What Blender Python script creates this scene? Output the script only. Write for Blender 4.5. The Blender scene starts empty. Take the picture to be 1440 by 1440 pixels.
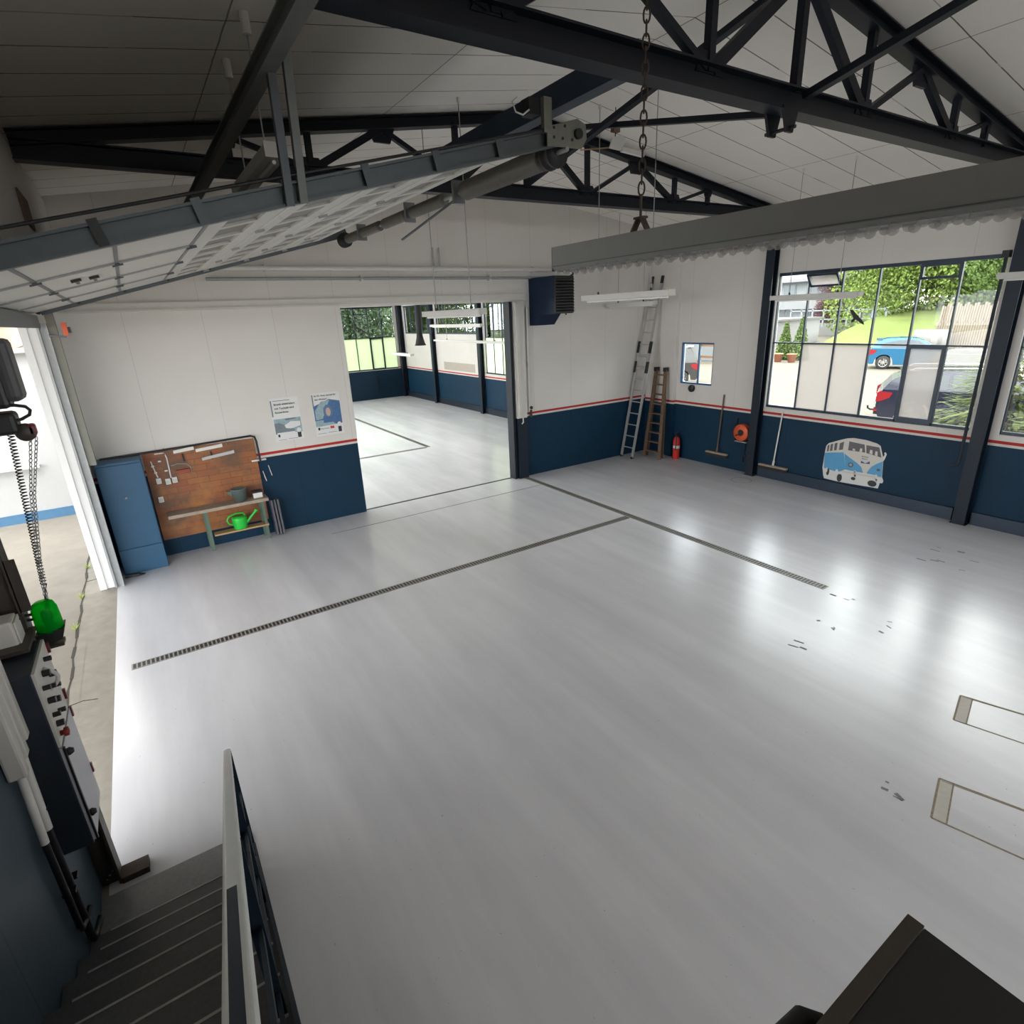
import bpy, bmesh, math, random
from mathutils import Vector, Matrix
random.seed(7)
S = bpy.context.scene
COL = S.collection
PI = math.pi
V = Vector

# ------------------------------------------------------------------ materials
def _nt(name):
    m = bpy.data.materials.new(name); m.use_nodes = True
    nt = m.node_tree
    return m, nt, nt.nodes['Principled BSDF']
def nd(nt, t, **kw):
    n = nt.nodes.new(t)
    for k, v in kw.items(): setattr(n, k, v)
    return n
def math_n(nt, op, a, b=None, c=None):
    n = nt.nodes.new('ShaderNodeMath'); n.operation = op
    for i, x in enumerate((a, b, c)):
        if x is None: continue
        if isinstance(x, (int, float)): n.inputs[i].default_value = x
        else: nt.links.new(x, n.inputs[i])
    return n.outputs[0]
def mix(nt, fac, a, b):
    n = nt.nodes.new('ShaderNodeMix'); n.data_type = 'RGBA'
    for s, x in ((n.inputs[0], fac), (n.inputs[6], a), (n.inputs[7], b)):
        if isinstance(x, (int, float)): s.default_value = x
        elif isinstance(x, tuple): s.default_value = (*x[:3], 1)
        else: nt.links.new(x, s)
    return n.outputs[2]
def noise(nt, scale, detail=4, vec=None, rough=0.6):
    n = nd(nt, 'ShaderNodeTexNoise'); n.inputs['Scale'].default_value = scale
    n.inputs['Detail'].default_value = detail; n.inputs['Roughness'].default_value = rough
    if vec is not None: nt.links.new(vec, n.inputs['Vector'])
    return n.outputs['Fac']
def pos(nt):
    return nd(nt, 'ShaderNodeNewGeometry').outputs['Position']
def xyz(nt, v):
    n = nd(nt, 'ShaderNodeSeparateXYZ'); nt.links.new(v, n.inputs[0]); return n.outputs
def ramp(nt, fac, stops):
    n = nd(nt, 'ShaderNodeValToRGB'); nt.links.new(fac, n.inputs[0])
    el = n.color_ramp.elements
    while len(el) < len(stops): el.new(0.5)
    for e, (p, c) in zip(el, stops): e.position = p; e.color = (*c, 1)
    return n.outputs[0]
def M(name, col, rough=0.5, metal=0.0, var=0.12, scale=8.0, spec=0.5, bump=0.0, coat=0.0):
    m, nt, b = _nt(name)
    f = noise(nt, scale, 4, nd(nt, 'ShaderNodeTexCoord').outputs['Object'])
    lo = tuple(max(0, c * (1 - var)) for c in col); hi = tuple(min(1, c * (1 + var)) for c in col)
    nt.links.new(mix(nt, f, lo, hi), b.inputs['Base Color'])
    b.inputs['Roughness'].default_value = rough; b.inputs['Metallic'].default_value = metal
    b.inputs['Specular IOR Level'].default_value = spec
    if coat: b.inputs['Coat Weight'].default_value = coat
    if bump:
        bn = nd(nt, 'ShaderNodeBump'); bn.inputs['Strength'].default_value = bump
        nt.links.new(f, bn.inputs['Height']); nt.links.new(bn.outputs[0], b.inputs['Normal'])
    return m

navy = M('navy_steel', (0.0055, 0.0085, 0.016), 0.5, 0, 0.3, spec=0.3)
navy_post = M('navy_post', (0.008, 0.016, 0.028), 0.5, 0, 0.25, spec=0.35)
frame_navy = M('window_frame_navy', (0.012, 0.030, 0.060), 0.4, 0, 0.2)
white_pl = M('white_plastic', (0.72, 0.71, 0.68), 0.4, 0, 0.05)
white_met = M('white_metal', (0.66, 0.65, 0.62), 0.4, 0, 0.08)
offwhite = M('offwhite_paint', (0.62, 0.60, 0.56), 0.55, 0, 0.06)
galv = M('galvanised', (0.33, 0.34, 0.34), 0.5, 0.3, 0.2, 14)
grey_met = M('grey_metal', (0.16, 0.17, 0.18), 0.45, 0.2, 0.15)
rail_met = M('rail_metal', (0.085, 0.10, 0.11), 0.45, 0.2, 0.2)
dark_met = M('dark_metal', (0.02, 0.02, 0.022), 0.5, 0.2, 0.3)
black_pl = M('black_plastic', (0.012, 0.012, 0.013), 0.45, 0, 0.2)
black_rub = M('black_rubber', (0.02, 0.02, 0.02), 0.8, 0, 0.2)
alu = M('aluminium', (0.50, 0.50, 0.49), 0.4, 0.55, 0.1)
chrome = M('chrome', (0.6, 0.6, 0.6), 0.2, 0.9, 0.05)
lamp_grey = M('lamp_grey', (0.20, 0.20, 0.195), 0.5, 0.0, 0.05)
rust_met = M('rusty_metal', (0.06, 0.042, 0.03), 0.7, 0.2, 0.4, 30)
brown_steel = M('brown_steel', (0.055, 0.045, 0.038), 0.5, 0.2, 0.3, 14)
wood_old = M('old_wood', (0.16, 0.10, 0.06), 0.7, 0, 0.3, 18)
wood_pale = M('pale_wood', (0.42, 0.27, 0.13), 0.6, 0, 0.2, 18)
wood_grey = M('worn_wood', (0.33, 0.27, 0.21), 0.7, 0, 0.3, 14)
green_met = M('green_metal', (0.10, 0.15, 0.11), 0.55, 0.1, 0.2)
zinc_green = M('zinc_bucket', (0.12, 0.16, 0.145), 0.5, 0.2, 0.25)
green_pl = M('green_plastic', (0.02, 0.50, 0.05), 0.35, 0, 0.1)
red_pl = M('red_paint', (0.55, 0.03, 0.02), 0.35, 0, 0.1)
orange_pl = M('orange_plastic', (0.65, 0.10, 0.03), 0.4, 0, 0.15)
blue_box = M('blue_paint', (0.020, 0.085, 0.165), 0.45, 0, 0.12, 5)
brush_m = M('broom_bristle', (0.03, 0.028, 0.026), 0.9)
paper = M('paper', (0.74, 0.74, 0.72), 0.55, 0, 0.03)
ink = M('ink', (0.03, 0.035, 0.045), 0.6)
inkgrey = M('ink_grey', (0.18, 0.22, 0.25), 0.6, 0, 0.3, 20)
inkblue = M('ink_blue', (0.06, 0.15, 0.32), 0.5, 0, 0.5, 22)
inkteal = M('ink_teal', (0.30, 0.42, 0.46), 0.5, 0, 0.5, 18)
inkred = M('ink_red', (0.55, 0.04, 0.04), 0.5)
skin = M('print_face', (0.55, 0.38, 0.32), 0.5, 0, 0.1)
bus_blue = M('bus_blue', (0.10, 0.36, 0.62), 0.35, 0, 0.12, 6)
bus_cream = M('bus_cream', (0.66, 0.63, 0.57), 0.4, 0, 0.05)
bus_dark = M('bus_window', (0.12, 0.11, 0.12), 0.4, 0, 0.35, 14)
lilac = M('steel_door_grey', (0.52, 0.52, 0.56), 0.5, 0, 0.04)
cab_dark = M('cabinet_side', (0.016, 0.022, 0.034), 0.5, 0, 0.2)
cab_white = M('cabinet_white', (0.58, 0.56, 0.52), 0.5, 0, 0.06)
heater_blue = M('heater_blue', (0.005, 0.016, 0.042), 0.5, 0, 0.2, 8, 0.25)
concrete = M('yard_concrete', (0.25, 0.225, 0.19), 0.85, 0, 0.22, 3.0, 0.3)
conc_edge = M('threshold_concrete', (0.285, 0.262, 0.222), 0.85, 0, 0.25, 7, 0.3)
lotm = M('parking_lot', (0.1480, 0.1304, 0.1040), 0.9, 0, 0.10, 0.6, 0.2)
house_w = M('house_render', (0.2400, 0.2560, 0.2680), 0.8, 0, 0.05)
house_roof = M('house_roof', (0.2080, 0.2080, 0.2240), 0.8, 0, 0.1)
roadm = M('road_grey', (0.1280, 0.1240, 0.1160), 0.9)
house_glass = M('house_window', (0.10, 0.12, 0.14), 0.2)
grassm = M('meadow', (0.1520, 0.1880, 0.0600), 0.95, 0, 0.28, 0.8, 0.1)
leafA = M('leaf_fresh', (0.1520, 0.2120, 0.0520), 0.8, 0, 0.35, 3.0, 0.08)
leafB = M('leaf_mid', (0.1000, 0.1520, 0.0440), 0.8, 0, 0.35, 3.0, 0.08)
leafC = M('leaf_conifer', (0.1200, 0.1520, 0.0520), 0.8, 0, 0.3, 5.0, 0.08)
leafD = M('leaf_purple', (0.1280, 0.0640, 0.0720), 0.8, 0, 0.3, 4.0, 0.08)
leafE = M('leaf_blue_green', (0.0600, 0.0920, 0.0520), 0.8, 0, 0.35, 4.0, 0.08)
bark = M('bark', (0.10, 0.07, 0.05), 0.9)
palis = M('palisade_wood', (0.1760, 0.1440, 0.1080), 0.85, 0, 0.2, 4)
pipe_conc = M('pipe_concrete', (0.1760, 0.1720, 0.1600), 0.85)
tile_roof = M('clay_tile', (0.32, 0.20, 0.14), 0.8, 0, 0.3, 10)
timber_o = M('orange_timber', (0.1920, 0.0960, 0.0520), 0.7, 0, 0.2)
terracotta = M('terracotta', (0.4000, 0.1600, 0.0960), 0.8)
car_glass = M('car_glass', (0.05, 0.06, 0.07), 0.08, 0, 0.1)
car_blue = M('car_blue_paint', (0.0096, 0.0960, 0.1920), 0.25, 0.1, 0.05, 5, 0.5, 0, 0.6)
car_navy = M('car_navy_paint', (0.0128, 0.0144, 0.0360), 0.22, 0.2, 0.05, 5, 0.5, 0, 0.7)
car_grey = M('car_grey_paint', (0.0400, 0.0400, 0.0400), 0.25, 0.3, 0.05, 5, 0.5, 0, 0.6)
tail_red = M('tail_light', (0.2400, 0.0120, 0.0160), 0.2)
tyre = M('tyre', (0.025, 0.025, 0.026), 0.8)
residue = M('tape_residue', (0.27, 0.225, 0.16), 0.8, 0, 0.5, 40)
scuff = M('floor_scuff', (0.19, 0.19, 0.195), 0.7, 0, 0.5, 40)
stairgrey = M('stair_grey_paint', (0.10, 0.10, 0.105), 0.30, 0, 0.3, 60, 0.5, 0.25)
stair_nose = M('stair_worn_nosing', (0.42, 0.41, 0.38), 0.5, 0, 0.3, 30)
rail_paint = M('worn_rail', (0.60, 0.62, 0.60), 0.35, 0, 0.10)
rail_blue = M('rail_blue', (0.008, 0.018, 0.032), 0.6, 0, 0.3, 20, 0.2)
weed = M('weed_green', (0.35, 0.45, 0.08), 0.8)
beacon_g = None

# grey epoxy floor: streaks along the hall, worn gloss
def floor_mat():
    m, nt, b = _nt('grey_epoxy_floor')
    p = pos(nt)
    mp = nd(nt, 'ShaderNodeMapping'); mp.inputs['Scale'].default_value = (1.9, 0.20, 1); nt.links.new(p, mp.inputs[0])
    f1 = noise(nt, 1.0, 5, mp.outputs[0])
    mp2 = nd(nt, 'ShaderNodeMapping'); mp2.inputs['Scale'].default_value = (4, 1.0, 1); nt.links.new(p, mp2.inputs[0])
    f2 = noise(nt, 1.2, 6, mp2.outputs[0], 0.7)
    f3 = noise(nt, 0.45, 3, p)
    s = math_n(nt, 'ADD', math_n(nt, 'MULTIPLY', f1, 0.65), math_n(nt, 'ADD', math_n(nt, 'MULTIPLY', f2, 0.10), math_n(nt, 'MULTIPLY', f3, 0.25)))
    c = ramp(nt, s, [(0.34, (0.53, 0.53, 0.555)), (0.5, (0.61, 0.61, 0.637)), (0.66, (0.70, 0.70, 0.728))])
    # fine specks of dirt
    f4 = noise(nt, 34, 2, p, 0.5)
    speck = math_n(nt, 'GREATER_THAN', f4, 0.745)
    c = mix(nt, math_n(nt, 'MULTIPLY', speck, 0.35), c, (0.10, 0.10, 0.10))
    nt.links.new(c, b.inputs['Base Color'])
    r = math_n(nt, 'ADD', 0.20, math_n(nt, 'MULTIPLY', f2, 0.10))
    nt.links.new(r, b.inputs['Roughness'])
    b.inputs['Specular IOR Level'].default_value = 0.7
    bn = nd(nt, 'ShaderNodeBump'); bn.inputs['Strength'].default_value = 0.05; bn.inputs['Distance'].default_value = 0.015
    nt.links.new(noise(nt, 5, 2, p), bn.inputs['Height'])
    nt.links.new(bn.outputs[0], b.inputs['Normal'])
    return m
floor_m = floor_mat()

# wall paint: navy dado, white line, red line, off-white above; vertical panel joints
def wall_mat(name, drop=0.0, axis=0, pitch=1.0, stripe=True, joints=True, blues=None):
    m, nt, b = _nt(name)
    p = pos(nt); X = xyz(nt, p)
    z = X[2]
    n1 = noise(nt, 1.3, 5, p)
    white = mix(nt, n1, (0.655, 0.625, 0.585), (0.735, 0.708, 0.67))
    n2 = noise(nt, 3.0, 5, p)
    blue = mix(nt, n2, *blues) if blues else mix(nt, n2, (0.004, 0.026, 0.056), (0.007, 0.036, 0.072))
    if joints:
        ph = math_n(nt, 'FRACT', math_n(nt, 'DIVIDE', X[axis], pitch))
        j = math_n(nt, 'LESS_THAN', ph, 0.008 / pitch)
        white = mix(nt, math_n(nt, 'MULTIPLY', j, 0.35), white, (0.32, 0.31, 0.30))
        blue = mix(nt, math_n(nt, 'MULTIPLY', j, 0.5), blue, (0.005, 0.012, 0.02))
    c = white
    if stripe:
        c = mix(nt, math_n(nt, 'LESS_THAN', z, 1.395 - drop), c, (0.45, 0.03, 0.025))
        c = mix(nt, math_n(nt, 'LESS_THAN', z, 1.350 - drop), c, (0.66, 0.64, 0.60))
    c = mix(nt, math_n(nt, 'LESS_THAN', z, 1.312 - drop), c, blue)
    nt.links.new(c, b.inputs['Base Color'])
    r = mix(nt, math_n(nt, 'LESS_THAN', z, 1.312 - drop), (0.6, 0.6, 0.6), (0.52, 0.52, 0.52))
    nt.links.new(r, b.inputs['Roughness']); b.inputs['Specular IOR Level'].default_value = 0.22
    bn = nd(nt, 'ShaderNodeBump'); bn.inputs['Strength'].default_value = 0.05
    nt.links.new(noise(nt, 40, 3, p), bn.inputs['Height']); nt.links.new(bn.outputs[0], b.inputs['Normal'])
    return m
wall_back_m = wall_mat('wall_paint_back', 0.0, 0, 1.0)
wall_right_m = wall_mat('wall_paint_right', 0.06, 1, 1.25)
wall_left_m = wall_mat('wall_paint_left', -0.6, 1, 1.2, stripe=False, blues=((0.035, 0.060, 0.085), (0.060, 0.085, 0.110)))

# ceiling boards: joints across the slope every 0.475 m, butt joints every 1.95 m
def ceil_mat():
    m, nt, b = _nt('ceiling_boards')
    p = pos(nt); X = xyz(nt, p)
    n1 = noise(nt, 0.9, 4, p)
    c = mix(nt, n1, (0.83, 0.79, 0.735), (0.90, 0.865, 0.81))
    wob = math_n(nt, 'MULTIPLY', math_n(nt, 'SUBTRACT', noise(nt, 4, 2, p), 0.5), 0.012)
    a = math_n(nt, 'FRACT', math_n(nt, 'DIVIDE', math_n(nt, 'ADD', math_n(nt, 'ADD', X[1], 10.0), wob), 0.475))
    j1 = math_n(nt, 'LESS_THAN', a, 0.026)
    d = math_n(nt, 'FRACT', math_n(nt, 'DIVIDE', math_n(nt, 'ADD', math_n(nt, 'ADD', X[0], 18.53), wob), 1.95))
    j2 = math_n(nt, 'LESS_THAN', d, 0.006)
    brk = math_n(nt, 'MULTIPLY', math_n(nt, 'GREATER_THAN', noise(nt, 1.1, 2, p), 0.42), 1.0)
    j = math_n(nt, 'MAXIMUM', math_n(nt, 'MULTIPLY', j1, math_n(nt, 'ADD', 0.45, math_n(nt, 'MULTIPLY', brk, 0.5))), math_n(nt, 'MULTIPLY', j2, 0.75))
    c = mix(nt, j, c, (0.13, 0.11, 0.10))
    nt.links.new(c, b.inputs['Base Color']); b.inputs['Roughness'].default_value = 0.75
    return m
ceil_m = ceil_mat()

def brick_mat():
    m, nt, b = _nt('brown_brick')
    tc = nd(nt, 'ShaderNodeTexCoord'); p = pos(nt)
    X = xyz(nt, p); cb = nd(nt, 'ShaderNodeCombineXYZ'); nt.links.new(X[0], cb.inputs[0]); nt.links.new(X[2], cb.inputs[1])
    br = nd(nt, 'ShaderNodeTexBrick'); nt.links.new(cb.outputs[0], br.inputs['Vector'])
    br.inputs['Scale'].default_value = 1.0; br.inputs['Brick Width'].default_value = 0.31; br.inputs['Row Height'].default_value = 0.098
    br.inputs['Mortar Size'].default_value = 0.006
    br.inputs['Color1'].default_value = (0.27, 0.085, 0.032, 1); br.inputs['Color2'].default_value = (0.33, 0.125, 0.038, 1)
    br.inputs['Mortar'].default_value = (0.20, 0.07, 0.03, 1)
    n1 = noise(nt, 3.2, 5, p)
    n2 = noise(nt, 1.7, 4, p)
    c = mix(nt, ramp(nt, n1, [(0.44, (0, 0, 0)), (0.66, (1, 1, 1))]), br.outputs[0], (0.14, 0.075, 0.045)); c = mix(nt, ramp(nt, n2, [(0.5, (0, 0, 0)), (0.68, (.75, .75, .75))]), c, (0.42, 0.17, 0.045))
    nt.links.new(c, b.inputs['Base Color']); b.inputs['Roughness'].default_value = 0.5
    return m
brick_m = brick_mat()

def glass_mat(name='clear_glass', tint=(0.96, 0.98, 0.97)):
    m = bpy.data.materials.new(name); m.use_nodes = True; nt = m.node_tree; nt.nodes.clear()
    out = nd(nt, 'ShaderNodeOutputMaterial'); t = nd(nt, 'ShaderNodeBsdfTransparent'); t.inputs[0].default_value = (*tint, 1)
    g = nd(nt, 'ShaderNodeBsdfGlossy'); g.inputs['Roughness'].default_value = 0.02
    fr = nd(nt, 'ShaderNodeFresnel'); fr.inputs[0].default_value = 1.35
    dirt = noise(nt, 5, 3, pos(nt))
    f = math_n(nt, 'MULTIPLY', fr.outputs[0], math_n(nt, 'ADD', 0.6, math_n(nt, 'MULTIPLY', dirt, 0.4)))
    mx = nd(nt, 'ShaderNodeMixShader'); nt.links.new(f, mx.inputs[0]); nt.links.new(t.outputs[0], mx.inputs[1]); nt.links.new(g.outputs[0], mx.inputs[2])
    nt.links.new(mx.outputs[0], out.inputs[0]); return m
glass_m = glass_mat()
def frost_mat(name, col, mixf=0.72):
    m = bpy.data.materials.new(name); m.use_nodes = True; nt = m.node_tree; nt.nodes.clear()
    out = nd(nt, 'ShaderNodeOutputMaterial'); t = nd(nt, 'ShaderNodeBsdfTranslucent')
    n = noise(nt, 2.0, 4, pos(nt))
    nt.links.new(mix(nt, n, tuple(c * 0.95 for c in col), col), t.inputs[0])
    tr = nd(nt, 'ShaderNodeBsdfTransparent'); mx = nd(nt, 'ShaderNodeMixShader'); mx.inputs[0].default_value = mixf
    nt.links.new(tr.outputs[0], mx.inputs[1]); nt.links.new(t.outputs[0], mx.inputs[2]); nt.links.new(mx.outputs[0], out.inputs[0]); return m
frost_m = frost_mat('frosted_glass', (0.285, 0.272, 0.255), 0.62)
frost_g = frost_mat('frosted_glass_greenish', (0.64, 0.72, 0.52), 0.75)
def clear_plastic(name, col, rough=0.05, alpha=0.5):
    m, nt, b = _nt(name)
    n = noise(nt, 12, 2)
    nt.links.new(mix(nt, n, tuple(c * 0.9 for c in col), col), b.inputs['Base Color'])
    b.inputs['Roughness'].default_value = rough; b.inputs['Alpha'].default_value = alpha; b.inputs['Specular IOR Level'].default_value = 1.0
    return m
bubble_m = clear_plastic('clear_bubbles', (0.42, 0.405, 0.385), 0.03, 0.40)
def lens_mat():
    m = bpy.data.materials.new('green_lens'); m.use_nodes = True; nt = m.node_tree; b = nt.nodes['Principled BSDF']; out = nt.nodes['Material Output']
    n = noise(nt, 20, 2); nt.links.new(mix(nt, n, (0.0, 0.50, 0.03), (0.0, 0.62, 0.05)), b.inputs['Base Color']); b.inputs['Roughness'].default_value = .2; b.inputs['Specular IOR Level'].default_value = .25
    t = nd(nt, 'ShaderNodeBsdfTranslucent'); t.inputs[0].default_value = (0, .85, .05, 1); tr = nd(nt, 'ShaderNodeBsdfTransparent'); tr.inputs[0].default_value = (0.02, .75, .05, 1)
    a = nd(nt, 'ShaderNodeMixShader'); a.inputs[0].default_value = .6; nt.links.new(t.outputs[0], a.inputs[1]); nt.links.new(tr.outputs[0], a.inputs[2])
    c = nd(nt, 'ShaderNodeMixShader'); c.inputs[0].default_value = .7; nt.links.new(b.outputs[0], c.inputs[1]); nt.links.new(a.outputs[0], c.inputs[2]); nt.links.new(c.outputs[0], out.inputs[0]); return m
beacon_m = lens_mat()

# ------------------------------------------------------------------ mesh builder
class MB:
    def __init__(s): s.v = []; s.f = []; s.mi = []; s.sm = []
    def add(s, vs, fs, mi=0, sm=False):
        o = len(s.v); s.v += [V(v) for v in vs]
        for f in fs: s.f.append(tuple(i + o for i in f)); s.mi.append(mi); s.sm.append(sm)
        return s
    def box(s, a, b, mi=0):
        (x0, y0, z0), (x1, y1, z1) = [tuple(map(min, a, b)), tuple(map(max, a, b))]
        vs = [(x, y, z) for z in (z0, z1) for y in (y0, y1) for x in (x0, x1)]
        return s.add(vs, [(0, 2, 3, 1), (4, 5, 7, 6), (0, 1, 5, 4), (2, 6, 7, 3), (0, 4, 6, 2), (1, 3, 7, 5)], mi)
    def obox(s, c, sx, sy, sz, rot=None, mi=0):
        R = rot if rot is not None else Matrix.Identity(3); c = V(c)
        vs = [c + R @ V((x * sx / 2, y * sy / 2, z * sz / 2)) for z in (-1, 1) for y in (-1, 1) for x in (-1, 1)]
        return s.add(vs, [(0, 2, 3, 1), (4, 5, 7, 6), (0, 1, 5, 4), (2, 6, 7, 3), (0, 4, 6, 2), (1, 3, 7, 5)], mi)
    def frame(s, p, q, up):
        d = (V(q) - V(p)).normalized(); u = V(up); r = d.cross(u)
        if r.length < 1e-5: u = V((1, 0, 0)) if abs(d.x) < .9 else V((0, 1, 0)); r = d.cross(u)
        r.normalize(); u = r.cross(d).normalized(); return d, r, u
    def section(s, p, q, poly, up=(0, 0, 1), mi=0, sm=False):
        d, r, u = s.frame(p, q, up); n = len(poly); p = V(p); q = V(q)
        vs = [p + r * a + u * b for a, b in poly] + [q + r * a + u * b for a, b in poly]
        fs = [(i, (i + 1) % n, n + (i + 1) % n, n + i) for i in range(n)]
        s.add(vs, fs, mi, sm); s.add(vs[:n], [tuple(range(n))[::-1]], mi); return s.add(vs[n:], [tuple(range(n))], mi)
    def bar(s, p, q, w, h, up=(0, 0, 1), mi=0):
        return s.section(p, q, [(-w / 2, -h / 2), (w / 2, -h / 2), (w / 2, h / 2), (-w / 2, h / 2)], up, mi)
    def ibeam(s, p, q, w, h, t=0.012, up=(0, 0, 1), mi=0):
        a, b = w / 2, h / 2
        return s.section(p, q, [(-a, -b), (a, -b), (a, -b + t), (t / 2, -b + t), (t / 2, b - t), (a, b - t), (a, b), (-a, b), (-a, b - t), (-t / 2, b - t), (-t / 2, -b + t), (-a, -b + t)], up, mi)
    def angle(s, p, q, w, h, t=0.008, up=(0, 0, 1), mi=0):
        return s.section(p, q, [(0, 0), (w, 0), (w, t), (t, t), (t, h), (0, h)], up, mi)
    def tube(s, p, q, r, n=12, mi=0, r2=None):
        r2 = r if r2 is None else r2; d, a, u = s.frame(p, q, (0, 0, 1)); p = V(p); q = V(q)
        cs = [(math.cos(2 * PI * i / n), math.sin(2 * PI * i / n)) for i in range(n)]
        vs = [p + (a * c + u * k) * r for c, k in cs] + [q + (a * c + u * k) * r2 for c, k in cs]
        s.add(vs, [(i, (i + 1) % n, n + (i + 1) % n, n + i) for i in range(n)], mi, True)
        s.add(vs[:n], [tuple(range(n))[::-1]], mi); return s.add(vs[n:], [tuple(range(n))], mi)
    def path(s, pts, r, n=8, mi=0, closed=False):
        pts = [V(p) for p in pts]; N = len(pts); rings = []
        pu = None
        for i, p in enumerate(pts):
            if closed: d = pts[(i + 1) % N] - pts[i - 1]
            else: d = pts[min(i + 1, N - 1)] - pts[max(i - 1, 0)]
            d.normalize()
            if pu is None:
                u = V((0, 0, 1)) if abs(d.z) < .9 else V((1, 0, 0))
            else: u = pu
            a = d.cross(u).normalized(); u = a.cross(d).normalized(); pu = u
            rings.append([p + (a * math.cos(2 * PI * k / n) + u * math.sin(2 * PI * k / n)) * r for k in range(n)])
        vs = [v for rg in rings for v in rg]; fs = []
        for i in range(N if closed else N - 1):
            j = (i + 1) % N
            for k in range(n): fs.append((i * n + k, i * n + (k + 1) % n, j * n + (k + 1) % n, j * n + k))
        s.add(vs, fs, mi, True)
        if not closed: s.add(rings[0], [tuple(range(n))[::-1]], mi); s.add(rings[-1], [tuple(range(n))], mi)
        return s
    def lathe(s, prof, c, axis=(0, 0, 1), n=20, mi=0, sm=True):
        c = V(c); d = V(axis).normalized(); a = d.orthogonal().normalized(); b = d.cross(a); P = len(prof)
        vs = [c + d * h + (a * math.cos(2 * PI * i / n) + b * math.sin(2 * PI * i / n)) * r for i in range(n) for r, h in prof]
        fs = [(i * P + k, ((i + 1) % n) * P + k, ((i + 1) % n) * P + k + 1, i * P + k + 1) for i in range(n) for k in range(P - 1)]
        return s.add(vs, fs, mi, sm)
    def prism(s, poly, fn, t0, t1, mi=0):
        n = len(poly); vs = [fn(a, b, t0) for a, b in poly] + [fn(a, b, t1) for a, b in poly]
        s.add(vs, [(i, (i + 1) % n, n + (i + 1) % n, n + i) for i in range(n)], mi)
        s.add(vs[:n], [tuple(range(n))[::-1]], mi); return s.add(vs[n:], [tuple(range(n))], mi)
    def ball(s, c, rx, ry=None, rz=None, n=10, m=7, mi=0):
        ry = rx if ry is None else ry; rz = rx if rz is None else rz
        vs = []; fs = []
        for j in range(m + 1):
            t = PI * j / m
            for i in range(n):
                a = 2 * PI * i / n; vs.append((c[0] + rx * math.sin(t) * math.cos(a), c[1] + ry * math.sin(t) * math.sin(a), c[2] + rz * math.cos(t)))
        for j in range(m):
            for i in range(n): fs.append((j * n + i, (j + 1) * n + i, (j + 1) * n + (i + 1) % n, j * n + (i + 1) % n))
        return s.add(vs, fs, mi, True)
    def mesh(s, name, off, mats, fix=True):
        me = bpy.data.meshes.new(name); me.from_pydata([v - off for v in s.v], [], s.f)
        for m in mats: me.materials.append(m)
        me.polygons.foreach_set('material_index', s.mi); me.polygons.foreach_set('use_smooth', s.sm)
        if fix:
            bm = bmesh.new(); bm.from_mesh(me); bmesh.ops.recalc_face_normals(bm, faces=bm.faces); bm.to_mesh(me); bm.free()
        me.update(); return me
    def base(s):
        xs = [v.x for v in s.v]; ys = [v.y for v in s.v]; zs = [v.z for v in s.v]
        return V(((min(xs) + max(xs)) / 2, (min(ys) + max(ys)) / 2, min(zs)))

def bevel(o, w, seg=2):
    m = o.modifiers.new('bevel', 'BEVEL'); m.width = w; m.segments = seg; m.limit_method = 'ANGLE'; m.angle_limit = 0.6
ROOT = {}
def thing(name, label, cat, loc=(0, 0, 0), group=None):
    o = bpy.data.objects.new(name, None); o.empty_display_size = 0.1; COL.objects.link(o); o.location = loc
    o['label'] = label; o['category'] = cat
    if group: o['group'] = group
    ROOT[o.name] = V(loc); return o
def part(name, mb, mat, parent, label=None, bev=0, fix=True):
    mats = mat if isinstance(mat, (list, tuple)) else [mat]
    off = ROOT[parent.name]
    o = bpy.data.objects.new(name, mb.mesh(name, off, mats, fix)); COL.objects.link(o); o.parent = parent; ROOT[o.name] = off
    if label: o['label'] = label
    if bev: bevel(o, bev)
    return o
def sub(name, mb, mat, par, label=None, bev=0):   # child of a mesh part whose own location is zero
    return part(name, mb, mat, par, label, bev)
def solo(name, mb, mat, label, cat, group=None, bev=0, kind=None, fix=True):
    mats = mat if isinstance(mat, (list, tuple)) else [mat]
    off = mb.base(); o = bpy.data.objects.new(name, mb.mesh(name, off, mats, fix)); o.location = off; COL.objects.link(o)
    o['label'] = label; o['category'] = cat
    if group: o['group'] = group
    if kind: o['kind'] = kind
    ROOT[o.name] = off
    if bev: bevel(o, bev)
    return o
def struct(name, mb, mat, bev=0):
    mats = mat if isinstance(mat, (list, tuple)) else [mat]
    off = mb.base(); o = bpy.data.objects.new(name, mb.mesh(name, off, mats)); o.location = off; COL.objects.link(o); o['kind'] = 'structure'
    ROOT[o.name] = off
    if bev: bevel(o, bev)
    return o
def spart(name, mb, mat, parent):
    o = part(name, mb, mat, parent); return o
def dup(root, delta, label=None):
    r = root.copy(); COL.objects.link(r); r.location = V(root.location) + V(delta); ROOT[r.name] = ROOT[root.name] + V(delta)
    if label: r['label'] = label
    for ch in root.children:
        c = ch.copy(); COL.objects.link(c); c.parent = r
        for g in ch.children:
            d = g.copy(); COL.objects.link(d); d.parent = c
    return r

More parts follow.
